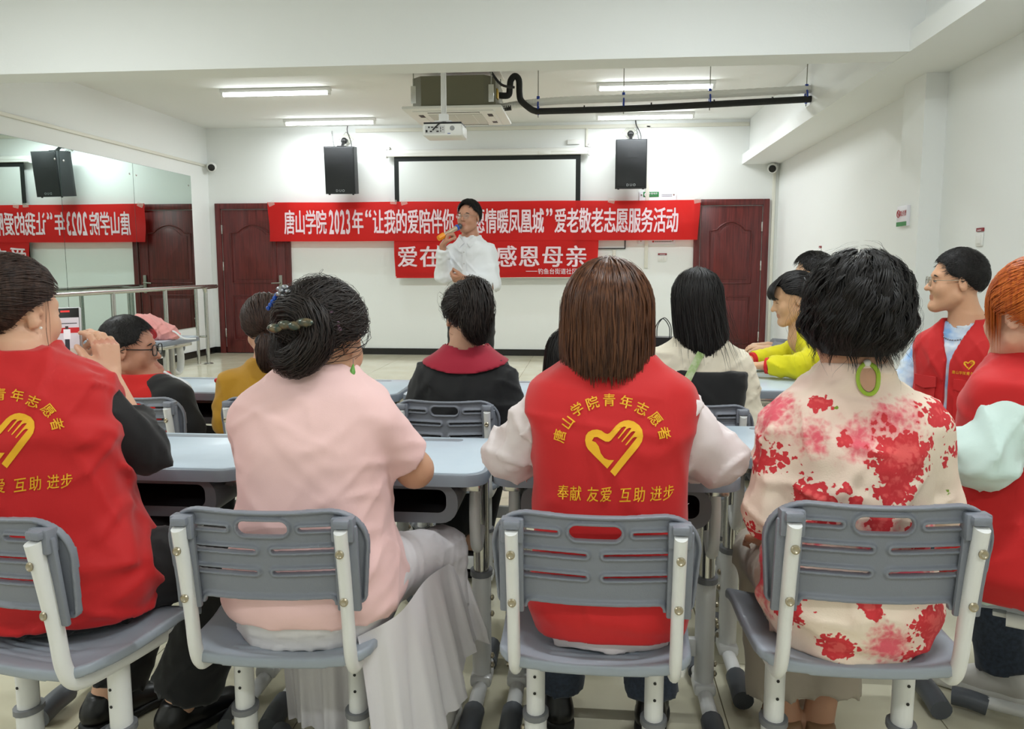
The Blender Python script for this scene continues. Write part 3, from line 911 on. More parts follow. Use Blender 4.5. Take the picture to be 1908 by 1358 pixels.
def backrest_mesh():
    """shell in x (width), y (thickness, + towards the sitter), z (height, 0 at the middle)"""
    f = Field((-.225, -.03, -.125), (.225, .05, .125), .0030)
    X, Y, Z = f.x[:, None, None], f.y[None, :, None], f.z[None, None, :]
    U, Vv = X[:, :, 0], f.z[None, :]
    # outline: large upper corners, small lower ones, slight taper
    tap = 1 - .05 * np.clip((.02 - Vv) / .12, 0, 1)
    d_up = rbox2(U / tap, Vv, .212, .108, .085)
    d_lo = rbox2(U / tap, Vv, .212, .108, .012)
    d2 = np.where(Vv > 0.005, d_up, np.minimum(d_lo, 9))
    d2 = d2 + .010 * (1 - np.clip(np.abs(U) / .2, 0, 1) ** 2) * np.clip((Vv - .02) / .08, 0, 1) * .6
    notch = rbox2(U, Vv + .115, .138, .022, .012)          # raised lower edge between the posts
    d2 = np.maximum(d2, -notch)
    sl = np.full(d2.shape, 9.0)
    for s in (-1, 1):
        for (a, b, z0) in ((.078, .160, .064), (.020, .148, .018), (.020, .148, -.030)):
            c0, c1 = (a, b) if s > 0 else (-b, -a)
            sl = np.minimum(sl, capseg(U, Vv + .10 * (np.abs(U) - .09) ** 2 * 2, c0, c1, z0, .0042))
    hole = rbox2(U, Vv - .066, .052, .0155, .0155)
    holes = np.minimum(sl, hole)
    rim = np.clip(1.3 - np.abs(d2 + .003) / .006, 0, 1) + np.clip(1.2 - np.abs(holes - .003) / .0045, 0, 1)
    yc = .030 * (U / .21) ** 2 + .0 * Vv
    back = .0035 + .0085 * np.clip(rim, 0, 1) ** .7
    front = np.full(d2.shape, .0035)
    D2, HO, YC, BK, FR = [a[:, None, :] for a in (d2, holes, yc, back, front)]
    dy = np.maximum(Y - YC - FR, -(Y - YC) - BK)
    f.F = np.maximum(np.maximum(dy, D2), -HO).astype(np.float32)
    P, Q = f.mesh()
    return np_mesh('backrest', P, Q, M_CGREY)

def seat_mesh():
    f = Field((-.225, -.22, -.05), (.225, .23, .05), .0055)
    X, Y, Z = f.x[:, None, None], f.y[None, :, None], f.z[None, None, :]
    w = .205 + .012 * np.clip((Y + .1) / .3, -1, 1)
    d2 = rbox2(X / (w / .205), Y, .205, .195, .055)
    top = .006 + .020 * (np.abs(X) / .2) ** 2.4 - .012 * np.exp(-((Y + .05) / .12) ** 2) - .028 * np.clip((Y - .08) / .12, 0, 1) ** 2
    th = .012 + .018 * np.clip(1 + (d2) / .02, 0, 1)
    dz = np.maximum(Z - top, (top - th) - Z)
    F_ = smax(np.broadcast_to(dz, f.F.shape), np.broadcast_to(d2, f.F.shape), .010)
    for y0 in (-.150, -.128, -.106, -.084):
        g = np.sqrt((np.maximum(np.abs(X) - .095, 0)) ** 2 + (Y - y0 - .03 * X * X) ** 2 + (Z - top) ** 2) - .0042
        F_ = np.maximum(F_, -g)
    f.F = F_.astype(np.float32)
    P, Q = f.mesh()
    return np_mesh('seat', P, Q, M_SEAT)

ME_BACK = backrest_mesh()
ME_SEAT = seat_mesh()
SEAT_Z = .445

def make_chair():
    """origin on the floor under the backrest plane; +y is the way the sitter faces"""
    t = empty('school_chair')
    bk = obj('backrest', ME_BACK, t); bk.location = (0, 0, .677); bk.rotation_euler = (R_(7), 0, 0)
    st = obj('seat', ME_SEAT, t); st.location = (0, .215, SEAT_Z)
    for s in (-1, 1):
        x = s * .166
        pth = bez([(x, -.030, .745), (x, -.012, .66), (x, .008, .55), (x, .018, .475), (x, .036, .435), (x, .07, .418), (x, .16, .412), (x, .30, .410)], 6)
        p = MB().tube(pth, .0185, seg=14, flat=((1, 0, 0), .72)).build('back_post', M_LEGW, t, ang=50)
        MB().box((x, -.016, .757), (.034, .036, .018), bev=.005).box((x, -.006, .742), (.046, .03, .05), bev=.004).build('post_cap', M_CGREY, p)
        MB().box((x + s * .003, .004, .655), (.05, .012, .19), rot=Matrix.Rotation(R_(7), 4, 'X'), bev=.004).build('post_housing', M_CGREY, p)
        for zz, yy in ((.70, -.0405), (.592, -.0185)):
            MB().lathe([(.009, 0), (.009, .002), (.006, .004), (.002, .002)], (x, yy, zz), 14, (0, -1, .12)).build('screw', M_SCREW, p)
        lx = s * .135
        lg = MB().tube([(lx, .19, .425), (lx, .19, .2)], .0215, seg=16, flat=((0, 1, 0), 1.25)).build('leg', M_LEGW, t)
        MB().tube([(lx, .19, .232), (lx, .19, .055)], .026, seg=16, flat=((0, 1, 0), 1.2)).build('outer_sleeve', M_LEGW, lg)
        MB().tube([(lx, .19, .245), (lx, .19, .232)], .0305, seg=16, flat=((0, 1, 0), 1.2)).build('collar', M_COLL, lg)
        for zz in (.20, .155, .11):
            MB().lathe([(.008, 0), (.008, .005), (.003, .009)], (lx + s * .026, .19, zz), 10, (s, 0, 0)).build('bolt', M_SCREW, lg)
        for zz in (.30, .34, .38):
            MB().lathe([(.0035, 0), (.0035, .0015)], (lx, .19 - .0268, zz), 8, (0, -1, 0)).build('height_hole_shade', M_BLACK, lg)  # black disc painted for the dark inside an adjustment hole
        ft = MB().tube([(lx, .005, .04), (lx, .40, .04)], .019, seg=14, flat=((0, 0, 1), .9)).box((lx, .19, .052), (.056, .07, .03), bev=.008).build('foot_bar', M_LEGW, t)
        for (ya, yb) in ((-.02, .07), (.335, .425)):
            MB().tube(bez([(lx, ya, .030), (lx, (ya + yb) / 2, .036), (lx, yb, .036)], 4), .027, seg=14).build('foot_cap', M_DARKP, ft)
        MB().box((lx, .2, .414), (.05, .26, .012), bev=.003).build('seat_bracket', M_LEGW, t)
    MB().box((0, .19, .10), (.25, .022, .05), bev=.005).build('stretcher', M_LEGW, t)
    return t

CHAIRS = [
    ((-1.215, 1.475), R_(-12), 'grey slotted school chair under the volunteer filming with a phone', 1.0),
    ((-.66, 1.555), R_(2), 'grey slotted school chair under the woman in the pink T-shirt', 1.0),
    ((.012, 1.588), R_(-1), 'grey slotted school chair under the woman with the straight brown bob', 1.0),
    ((.562, 1.59), R_(1), 'grey slotted school chair under the curly-haired woman in floral', 1.035),
    ((1.36, 2.02), R_(62), 'grey school chair under the orange-haired volunteer', 1.0),
    ((-1.72, 2.885), R_(-4), 'grey slotted school chair under the boy in glasses', .95),
    ((-1.192, 2.905), R_(0), 'grey slotted school chair under the woman in the mustard top', .95),
    ((-.530, 2.905), R_(0), 'grey slotted school chair under the woman with the crimson collar', .95),
    ((.375, 2.905), R_(-2), 'grey slotted school chair under the long-haired woman in cream', .95),
    ((-.045, 2.79), R_(0), 'grey slotted school chair under the dark-haired child', .95),
    ((1.655, 3.530), R_(128), 'grey school chair under the young man in glasses', 1.0),
    ((1.425, 4.04), R_(92), 'grey school chair under the woman in yellow', 1.0),
    ((1.575, 4.88), R_(80), 'grey school chair under the man behind the woman in yellow', 1.0),
]
_c0 = make_chair()
CH = []
for i, ((x, y), rz, lab, sc) in enumerate(CHAIRS):
    c = _c0 if i == 0 else copy_tree(_c0)
    c.location = (x, y, 0); c.rotation_euler = (0, 0, rz); c.scale = (sc, sc, 1.0 if sc <= 1 else 1.045)
    tag(c, lab, 'chair', 'grey school chairs')
    CH.append(c)

# ------------------------------------------------------------------ desks
M_TOP = mat('desk_top_blue', (188, 204, 218), 0.28, vary=((200, 214, 226), 3.0))
M_EDGE = mat('desk_edge_grey', (132, 140, 150), 0.35)
M_BOX = mat('drawer_grey', (112, 115, 120), 0.45)
M_BOXIN = mat('drawer_inside', (46, 45, 46), 0.5)
M_CHROME = mat('desk_leg_chrome', (200, 198, 192), 0.18, 0.9)
DZ = .74
def rrect(hx, hy, r, n=7, cx=0, cy=0):
    P = []
    for (sx, sy, a0) in ((1, -1, -90), (1, 1, 0), (-1, 1, 90), (-1, -1, 180)):
        for j in range(n):
            a = R_(a0 + 90 * j / (n - 1))
            P.append((cx + sx * (hx - r) + r * math.cos(a), cy + sy * (hy - r) + r * math.sin(a)))
    return P
def make_desk(hw=.318, hd=.225):
    """origin on the floor under the middle of the top; sitter on the -y side"""
    t = empty('school_desk')
    MB().prism([(x, y, DZ - .034) for x, y in rrect(hw, hd, .06)], (0, 0, .032), bev=.006).build('edge_band', M_EDGE, t, ang=35)
    tp = MB().prism([(x, y, DZ - .006) for x, y in rrect(hw - .010, hd - .010, .052)], (0, 0, .007), bev=.003).build('table_top', M_TOP, t, ang=35)
    mb = MB()
    mb.prism([(x, -.205 - .0, z) for x, z in rrect(.085, .006, .005, 4, hw - .14, DZ - .02)], (0, .0, 0)) if False else None
    mb.bm.free()
    # pen recess on the far edge
    MB().prism([(x, y, DZ + .0005) for x, y in rrect(.20, .018, .016, 5, 0, hd - .05)], (0, 0, .001)).build('pen_groove', M_EDGE, tp)
    # book box: frame towards the sitter and dark inside
    zc, hh, bw = DZ - .034 - .053, .053, hw - .075
    o2 = rrect(bw, hh, .045, 6, 0, zc); i2 = rrect(bw - .03, hh - .022, .022, 6, 0, zc + .006)
    V, F = fill2d([o2, i2])
    V3 = np.concatenate([np.c_[V[:, 0], np.full(len(V), -hd + .03), V[:, 1]], np.c_[V[:, 0], np.full(len(V), -hd + .05), V[:, 1]]])
    n = len(V)
    bx = empty('book_box'); bpy.data.objects.remove(bx)
    fr = obj('box_frame', np_mesh('box_frame', V3, np.concatenate([F[:, ::-1], F + n]), M_BOX, smooth=False), t)
    mb = MB()
    A = [mb.bm.verts.new((x, -hd + .05, z)) for x, z in o2]; B = [mb.bm.verts.new((x * .97, hd - .07, z)) for x, z in o2]
    for j in range(len(o2)): mb.bm.faces.new((A[j], A[(j + 1) % len(o2)], B[(j + 1) % len(o2)], B[j]))
    mb.bm.faces.new(B)
    A2 = [mb.bm.verts.new((x, -hd + .03, z)) for x, z in o2]
    for j in range(len(o2)): mb.bm.faces.new((A2[j], A2[(j + 1) % len(o2)], A[(j + 1) % len(o2)], A[j]))
    mb.build('box_shell', M_BOX, t, ang=35)
    mb = MB()
    A = [mb.bm.verts.new((x, -hd + .031, z)) for x, z in i2]; B = [mb.bm.verts.new((x * .97, hd - .08, z)) for x, z in i2]
    for j in range(len(i2)): mb.bm.faces.new((A[j], A[(j + 1) % len(i2)], B[(j + 1) % len(i2)], B[j]))
    mb.bm.faces.new(B)
    ins = mb.build('box_inside', M_BOXIN, t, ang=35)
    for k in range(5):
        for s in (-1, 1):
            MB().box((s * .1, hd - .082, zc - .018 + .011 * k), (.11, .004, .003)).build('rear_vent', M_BOX, ins)
    for s in (-1, 1):
        x = s * (hw - .047)
        MB().box((x, 0, DZ - .05), (.05, .3, .034), bev=.006).build('top_bracket', M_CHROME, t)
        lg = MB().tube([(x, .05, DZ - .05), (x, .05, .30)], .0235, seg=16, flat=((0, 1, 0), 1.35)).build('leg', M_CHROME, t)
        MB().tube([(x, .05, .37), (x, .05, .06)], .0285, seg=16, flat=((0, 1, 0), 1.25)).build('outer_sleeve', M_LEGW, lg)
        MB().tube([(x, .05, .385), (x, .05, .37)], .033, seg=16, flat=((0, 1, 0), 1.25)).build('collar', M_COLL, lg)
        MB().tube(bez([(x, -.06, DZ - .05), (x, -.075, DZ - .15), (x, -.06, DZ - .235), (x, -.02, DZ - .26), (x, .03, DZ - .22)], 5), .016, seg=10).build('bag_hook', M_LEGW, lg)
        for zz in (.30, .25, .12, .09):
            MB().lathe([(.009, 0), (.009, .005), (.003, .009)], (x + s * .0285, .05, zz), 10, (s, 0, 0)).build('bolt', M_SCREW, lg)
        ft = MB().tube([(x, -.18, .042), (x, .225, .042)], .0215, seg=14, flat=((0, 0, 1), .9)).box((x, .05, .055), (.062, .09, .035), bev=.01).build('foot_bar', M_LEGW, t)
        for (ya, yb) in ((-.245, -.12), (.165, .275)):
            MB().tube(bez([(x, ya, .032), (x, (ya + yb) / 2, .040), (x, yb, .040)], 4), .030, seg=14).build('foot_cap', M_DARKP, ft)
    MB().box((0, .05, .17), (2 * hw - .12, .025, .055), bev=.006).build('stretcher', M_LEGW, t)
    return t
DESKS = [
    ((-1.235, 2.225), 0, 'pale blue school desk in front of the volunteer filming with a phone'),
    ((-.585, 2.235), 0, 'pale blue school desk in front of the woman in the pink T-shirt'),
    ((.065, 2.245), 0, 'pale blue school desk in front of the woman with the straight brown bob'),
    ((.715, 2.50), 0, 'pale blue school desk in front of the curly-haired woman in floral'),
    ((-1.765, 3.475), 0, 'pale blue school desk in front of the boy in glasses'),
    ((-1.115, 3.480), 0, 'pale blue school desk in front of the woman in the mustard top'),
    ((-.465, 3.490), 0, 'pale blue school desk in front of the woman with the crimson collar'),
    ((.185, 3.500), 0, 'pale blue school desk in front of the dark-haired child'),
    ((.790, 3.83), R_(90), 'pale blue school desk set sideways with its corner by the floral shoulder'),
    ((.765, 4.525), R_(90), 'pale blue school desk set sideways under the arms of the woman in yellow'),
    ((-3.52, 5.70), R_(177), 'pale blue school desk by the barre carrying the pink bag'),
]
_d0 = make_desk()
for i, ((x, y), rz, lab) in enumerate(DESKS):
    d = _d0 if i == 0 else copy_tree(_d0)
    d.location = (x, y, 0); d.rotation_euler = (0, 0, rz)
    if i == 10: d.scale = (1.75, 1.25, 1)
    tag(d, lab, 'desk', 'pale blue school desks')
# ================================================================== PEOPLE
def rotm(yaw=0, pitch=0, roll=0):
    """yaw>0 turns to the person's own left, pitch>0 looks up, roll>0 tips to the right shoulder"""
    return np.array(Matrix.Rotation(R_(yaw), 3, 'Z') @ Matrix.Rotation(R_(pitch), 3, 'X') @ Matrix.Rotation(R_(roll), 3, 'Y'))

def head_prim(c, Rm, sc=1.0, nose=1.0, cheek=0.0, off=0.0):
    c = np.array(c, float)
    def fn(X, Y, Z):
        dx, dy, dz = X - c[0], Y - c[1], Z - c[2]
        a = (Rm[0][0] * dx + Rm[1][0] * dy + Rm[2][0] * dz) / sc
        b = (Rm[0][1] * dx + Rm[1][1] * dy + Rm[2][1] * dz) / sc
        e = (Rm[0][2] * dx + Rm[1][2] * dy + Rm[2][2] * dz) / sc
        ab = np.abs(a)
        E = lambda cc, rr: ell(cc, rr)[0]
        d = E((0, -.014, .032), (.076, .096, .083))(a, b, e)
        d = smin(d, E((0, .026, -.030), (.060 + cheek * .5, .062, .080))(a, b, e), .03)
        d = smin(d, cone((.050 + cheek * .4, .005, -.055), (.014, .066, -.098), .022, .020)[0](ab, b, e), .03)      # jaw
        d = smin(d, E((0, .072, -.098), (.020, .018, .016))(a, b, e), .02)                            # chin
        d = smin(d, E((.036, .056, -.028), (.027 + cheek, .026, .030 + cheek))(ab, b, e), .02)                      # cheeks
        d = smin(d, cone((0, .078, .026), (.036, .068, .024), .012, .010)[0](ab, b, e), .016)             # brow
        d = smax(d, -E((.031, .094, .004), (.017, .016, .011))(ab, b, e), .012)                          # sockets
        d = smin(d, cone((0, .080, .008), (0, .103 * nose + .098 * (1 - nose), -.027), .0075, .0105)[0](a, b, e), .010)   # nose
        d = smin(d, E((.011, .090, -.029), (.009, .009, .007))(ab, b, e), .006)
        d = smin(d, cone((0, .0865, -.056), (.019, .082, -.058), .0048, .002)[0](ab, b, e), .005)           # lips
        d = smin(d, cone((0, .0850, -.0665), (.016, .081, -.065), .0054, .002)[0](ab, b, e), .005)
        d = smin(d, E((.0315, .0735, .004), (.0128, .0110, .0105))(ab, b, e), .003)                          # lids
        # ears
        er = ell((.077, -.008, -.004), (.0075, .0185, .031), np.array(Matrix.Rotation(R_(-12), 3, 'X') @ Matrix.Rotation(R_(-18), 3, 'Z')))[0](ab, b, e)
        er = smax(er, -ell((.0845, -.003, .002), (.006, .010, .018))[0](ab, b, e), .004)
        d = smin(d, er, .006)
        return d * sc - off
    Rr = .15 * sc
    return fn, c - Rr, c + Rr

def rows_fn(rows):
    A = np.array(rows, float)
    zz = np.linspace(A[0, 0], A[-1, 0], 160)
    cols = [np.interp(zz, A[:, 0], A[:, i]) for i in range(1, 5)]
    ker = np.hanning(15); ker /= ker.sum()
    sm = []
    for c in cols:
        p = np.concatenate([np.full(7, c[0]), c, np.full(7, c[-1])])
        sm.append(np.convolve(p, ker, 'valid'))
    return zz, sm

def torso_prim(rows, off=0.0, n=2.5):
    zz, (W, D, YC, XC) = rows_fn(rows)
    def fn(X, Y, Z):
        w = np.interp(Z, zz, W) + off; d = np.interp(Z, zz, D) + off
        yc = np.interp(Z, zz, YC); xc = np.interp(Z, zz, XC)
        k = ((np.abs(X - xc) / w) ** n + (np.abs(Y - yc) / d) ** n + 1e-9) ** (1 / n)
        e = (k - 1) * np.minimum(w, d)
        return np.maximum(e, np.maximum(Z - zz[-1] - off, zz[0] - off - Z))
    w = W.max() + off
    return fn, np.array([XC.min() - w, (YC - D).min() - off, zz[0] - off]), np.array([XC.max() + w, (YC + D).max() + off, zz[-1] + off])

def std_rows(seat, zs, hip, waist, chest, sh, dep=.11, lean=0.0, hunch=0.0, side=0.0, belly=1.0):
    L = zs - seat
    def y(z):
        t = (z - seat) / L
        return lean * (z - seat) + hunch * max(t, 0) ** 2
    def x(z): return side * (z - seat) / L
    R = [(seat - .008, hip * .80, dep * 1.05), (seat + .07, hip, dep * 1.28), (seat + .16, hip * .93, dep * 1.2 * belly), (seat + .42 * L, waist, dep * 1.06 * belly), (seat + .62 * L, chest * .96, dep * 1.03),
         (seat + .80 * L, chest, dep * 1.03), (zs - .045, sh, dep * .92), (zs + .002, sh * .92, dep * .78), (zs + .030, sh * .62, dep * .62), (zs + .058, .070, .060), (zs + .085, .052, .052)]
    return [(z, w, d, y(z), x(z)) for z, w, d in R]

def hand_prims(w, fwd, nrm, curl=(.5, .5, .5, .5), thumb=.5, side=1, sc=1.0, spread=.05):
    """w wrist, fwd hand direction, nrm palm-facing normal, side=+1 when the thumb lies towards fwd x nrm"""
    w = np.array(w, float); f = np.array(fwd, float); f /= np.linalg.norm(f)
    n = np.array(nrm, float); n -= f * (n @ f); n /= np.linalg.norm(n)
    s = np.cross(f, n) * side
    out = []
    L = .088 * sc
    kn = []
    for i, dx in enumerate((.030, .010, -.010, -.028)):
        k = w + f * (L * (1.0 if i in (1, 2) else .95)) + s * dx * sc
        kn.append(k)
        out.append((cone(w + s * dx * .6 * sc + f * .01, k, .015 * sc, .0125 * sc), .010))
    lens = (.068, .076, .070, .055)
    for i, k in enumerate(kn):
        c = curl[i]; p = k; ang = 0
        for j, fr in enumerate((.46, .30, .24)):
            ang += c * (1.0, 1.15, .8)[j]
            d = f * math.cos(ang) + n * math.sin(ang) + s * spread * (1.5 - i) * .6
            d /= np.linalg.norm(d)
            q = p + d * lens[i] * fr * 1.1 * sc
            out.append((cone(p, q, (.0098 - .0009 * j) * sc, (.0092 - .001 * j) * sc), .003))
            p = q
    p = w + f * .022 * sc + s * .026 * sc
    d = f * .62 + s * .62 + n * .35 * thumb; d /= np.linalg.norm(d)
    q = p + d * .042 * sc
    out.append((cone(p, q, .0165 * sc, .0125 * sc), .010))
    d2 = f * .85 + s * (.45 - .7 * thumb) + n * (.3 + .5 * thumb); d2 /= np.linalg.norm(d2)
    q2 = q + d2 * .030 * sc
    out.append((cone(q, q2, .0118 * sc, .0105 * sc), .004))
    q3 = q2 + (d2 + n * .2 * thumb) * .024 * sc
    out.append((cone(q2, q3, .0105 * sc, .0085 * sc), .003))
    return out

SKINS = {}
def skin(rgb):
    lip = (int(rgb[0] * .94), int(rgb[1] * .83), int(rgb[2] * .83))
    k = 'skin_%d_%d_%d' % rgb
    return mat(k, rgb, 0.5, sss=.12, bump=(180, .05)), mat(k + '_lip', lip, 0.42)

class Person:
    def __init__(s, label, pos, yaw=0.0, skin_rgb=(214, 166, 136), vox=.0118, head_vox=.0075):
        s.t = thing('person', label, 'person', (pos[0], pos[1], 0), R_(yaw))
        s.pos, s.yaw = pos, R_(yaw)
        s.skin, s.lip = skin(skin_rgb)
        s.vox, s.hv, s.gv = vox, head_vox, .0090
        s.arm = {}; s.leg = {}; s.hand = {}
        s.ra = 1.0
        s.cheek = 0.0; s.nose = 1.0; s.hs = 1.0
        s.seedn = abs(hash(label)) % 1000 if False else sum(ord(c) for c in label) % 997
    def loc(s, x, y, z):
        """world -> local"""
        dx, dy = x - s.pos[0], y - s.pos[1]
        c, n = math.cos(s.yaw), math.sin(s.yaw)
        return (dx * c + dy * n, -dx * n + dy * c, z)
    def torso(s, *a, **k): s.rows = std_rows(*a, **k); return s
    def head(s, c, yaw=0, pitch=0, roll=0, sc=1.0):
        s.hc = np.array(c, float); s.hR = rotm(yaw, pitch, roll); s.hs = sc; return s
    def seated_legs(s, seat=.455, kx=.10, ky=.43, kz=None, ax=.10, ay=.40, spread=0, r=1.0, foot=True):
        kz = kz or seat + .032
        for sd, g in (('L', -1), ('R', 1)):
            s.leg[sd] = ((g * .085, .02, seat + .088), (g * kx, ky, kz), (g * ax, ay, .09), r, foot)
        return s
    def hh(s, p):      # head canonical -> local
        return s.hc + s.hR @ (np.array(p, float) * s.hs)
    def arm_prims(s, sd, off=0.0, a=0.0, b=2.0, off1=None):
        sh, el, wr = [np.array(p, float) for p in s.arm[sd]]
        off1 = off if off1 is None else off1
        r = np.array([.050, .039, .026]) * s.ra
        out = []
        def at(t):
            if t <= 1: return sh + (el - sh) * t, r[0] + (r[1] - r[0]) * t
            return el + (wr - el) * (t - 1), r[1] + (r[2] - r[1]) * (t - 1)
        ts = sorted({a, b} | ({1.0} if a < 1 < b else set()))
        for t0, t1 in zip(ts, ts[1:]):
            p, r0 = at(t0); q, r1 = at(t1)
            o0 = off + (off1 - off) * (t0 - a) / (b - a); o1 = off + (off1 - off) * (t1 - a) / (b - a)
            out.append((p, q, r0 + o0, r1 + o1))
        return out
    def leg_prims(s, sd, off=0.0, off1=None, b=2.0):
        hp, kn, an, r, foot = s.leg[sd]
        hp, kn, an = [np.array(p, float) for p in (hp, kn, an)]
        off1 = off if off1 is None else off1
        out = [(hp, kn, .088 * r + off, .060 * r + off)]
        e = kn + (an - kn) * min(max(b - 1, 0), 1)
        if b > 1: out.append((kn, e, .058 * r + off, (.058 + (.040 - .058) * (b - 1)) * r + off1))
        return out
    def body(s, shrink=.0):
        P = []
        P.append((torso_prim(s.rows, -.004), 0))
        zz, (W, D, YC, XC) = rows_fn(s.rows)
        nb = np.array([XC[-1], YC[-1] - .002, zz[-1] - .05])
        nt = s.hh((0, -.022, -.045))
        P.append((cone(nb, nt, .058 * s.hs, .053 * s.hs), .03))
        P.append((cone(nb + [0, 0, -.02], nb + [0, 0, .03], .07 * s.hs, .056 * s.hs), .03))
        for sd in s.arm:
            for (p, q, r0, r1) in s.arm_prims(sd, -.003): P.append((cone(p, q, r0, r1), .025))
        for sd in s.leg:
            for (p, q, r0, r1) in s.leg_prims(sd, -.003): P.append((cone(p, q, r0, r1), .03))
            if s.leg[sd][4]:
                an = np.array(s.leg[sd][2], float)
                kn = np.array(s.leg[sd][1], float)
                fd = np.array(s.__dict__.get('footdir', (0, 1, 0)), float)
                P.append((cone(an + [0, 0, -.04], an + fd * .14 + [0, 0, -.055], .038, .026), .02))
        for sd, h in s.hand.items():
            for pr in hand_prims(**h): P.append(pr)
        P.append((head_prim(s.hc, s.hR, s.hs, s.nose, s.cheek), .012))
        lo = np.min([p[0][1] for p in P], 0) - .03; hi = np.max([p[0][2] for p in P], 0) + .03
        H = .14 * s.hs
        fx, fy, fz = [(s.hc[0] - H, s.hc[0] + H, s.hv)], [(s.hc[1] - H, s.hc[1] + H, s.hv)], [(s.hc[2] - H, s.hc[2] + H, s.hv)]
        for h in s.hand.values():
            if h.get('sc', 1) and s.__dict__.get('finehands'):
                w = np.array(h['w'], float) + np.array(h['fwd'], float) / np.linalg.norm(h['fwd']) * .07
                for ax, d in ((fx, 0), (fy, 1), (fz, 2)): ax.append((w[d] - .1, w[d] + .1, .0052))
        f = Field(lo, hi, s.vox, fx, fy, fz)
        for pr, k in P: f.add(pr, k)
        V, Q = f.mesh()
        # lips take their own colour
        C = V[Q].mean(1)
        L = ((C - s.hc) @ s.hR) / s.hs
        lip = (np.abs(L[:, 0]) < .021) & (L[:, 1] > .078) & (L[:, 2] < -.050) & (L[:, 2] > -.0735)
        o = obj('body', np_mesh('body', V, Q, mats=[s.skin, s.lip], midx=lip.astype(int)), s.t)
        s.bodyo = o
        return o
    def garment(s, name, m, torso=None, arms=None, legs=None, neck=None, holes=None, fold=None, vox=None, k=.02, extra=None, cutfn=None, n=2.5, rnd=0.0, parent=None, spread=None):
        """torso=(zmin,zmax,off); arms={sd:(a,b,off0,off1)}; legs={sd:(b,off0,off1)}; neck=(r, dz, dy); holes=(radius,) armholes"""
        vox = vox or s.gv
        P = []; cuts = []
        if torso:
            P.append((torso_prim(s.rows, torso[2], n), 0, None))
        for sd, (a, b, o0, o1) in (arms or {}).items():
            ps = s.arm_prims(sd, o0, a, b, o1)
            for i, (p, q, r0, r1) in enumerate(ps):
                pr = cone(p, q, r0, r1)
                if i == len(ps) - 1:
                    d = (q - p) / np.linalg.norm(q - p)
                    def fn(X, Y, Z, pr=pr, q=q, d=d):
                        return np.maximum(pr[0](X, Y, Z), (X - q[0]) * d[0] + (Y - q[1]) * d[1] + (Z - q[2]) * d[2])
                    pr = (fn, pr[1], pr[2])
                P.append((pr, k, None))
        for sd, (b, o0, o1) in (legs or {}).items():
            ps = s.leg_prims(sd, o0, o1, b)
            for i, (p, q, r0, r1) in enumerate(ps):
                pr = cone(p, q, r0, r1)
                if i == len(ps) - 1:
                    d = (q - p) / np.linalg.norm(q - p)
                    def fn(X, Y, Z, pr=pr, q=q, d=d):
                        return np.maximum(pr[0](X, Y, Z), (X - q[0]) * d[0] + (Y - q[1]) * d[1] + (Z - q[2]) * d[2])
                    pr = (fn, pr[1], pr[2])
                P.append((pr, .03, None))
        for e in (extra or []):
            P.append((e[0], e[1], None))
        lo = np.min([p[0][1] for p in P], 0) - .03; hi = np.max([p[0][2] for p in P], 0) + .03
        f = Field(lo, hi, vox)
        for pr, kk, _ in P: f.add(pr, kk)
        if torso:
            z0, z1, _o = torso
            if arms and not legs:
                pass
            f.cut(lambda X, Y, Z: np.maximum(z0 - Z, -9) + 0 * X + 0 * Y, rnd) if not legs and not (arms and any(b > 1.2 for (_, b, _, _) in arms.values())) else None
            if (arms and any(b > 1.2 for (_, b, _, _) in arms.values())) and not legs:
                zz, (W, D, YC, XC) = rows_fn(s.rows)
                # cut only the trunk below the hem, not the forearms
                f.cut(lambda X, Y, Z: np.where((np.abs(X) < W.max() + .01) & (Y < D.max() + .03), z0 - Z, -9))
            f.cut(lambda X, Y, Z: Z - z1 + 0 * X + 0 * Y)
        if fold:
            f.disp(folds(s.seedn + len(name), *fold) if not callable(fold) else fold)
        if neck:
            zz, (W, D, YC, XC) = rows_fn(s.rows)
            nb = np.array([XC[-1], YC[-1], zz[-1]])
            r, dz, dy = neck
            f.add((lambda X, Y, Z: cone(nb + [0, dy, dz], nb + [0, dy * .5, .25], r, r + .02)[0](X, Y, Z), nb - .3, nb + .4), .004, 's')
        if holes:
            for sd in s.arm:
                for (p, q, r0, r1) in s.arm_prims(sd, holes[0], holes[1] if len(holes) > 1 else .12, 1.9):
                    f.add(cone(p, q, r0, r1), .006, 's')
        if cutfn: f.cut(cutfn)
        V, Q = f.mesh()
        o = obj(name, np_mesh(name, V, Q, m), parent or s.t)
        return o
    # -------------------------------------------------------------- hair
    def hair_mesh(s, sheets, strands, m, name='hair'):
        """sheets: list of (P(nu,nv,3)); strands: list of (path(N,T,3), normal(N,T,3), width)"""
        Vs, Fs, n = [], [], 0
        for G in sheets:
            a, b = G.shape[:2]
            I = np.arange(a * b).reshape(a, b)
            F = np.stack([I[:-1, :-1], I[1:, :-1], I[1:, 1:], I[:-1, 1:]], -1).reshape(-1, 4)
            Vs.append(G.reshape(-1, 3)); Fs.append(F + n); n += a * b
        for (P, Nn, w) in strands:
            N, T = P.shape[:2]
            tg = np.gradient(P, axis=1); tg /= np.linalg.norm(tg, axis=2, keepdims=True) + 1e-9
            sd = np.cross(tg, Nn); sd /= np.linalg.norm(sd, axis=2, keepdims=True) + 1e-9
            nn = np.cross(sd, tg)
            ww = (np.asarray(w) if hasattr(w, '__len__') else np.full(N, w))[:, None] * np.interp(np.linspace(0, 1, T), [0, .15, .7, 1], [.5, 1, .9, .15])[None]
            ww = ww[..., None]
            V = np.stack([P - sd * ww, P + nn * ww * .7, P + sd * ww], 2)      # N,T,3,3
            I = np.arange(N * T * 3).reshape(N, T, 3)
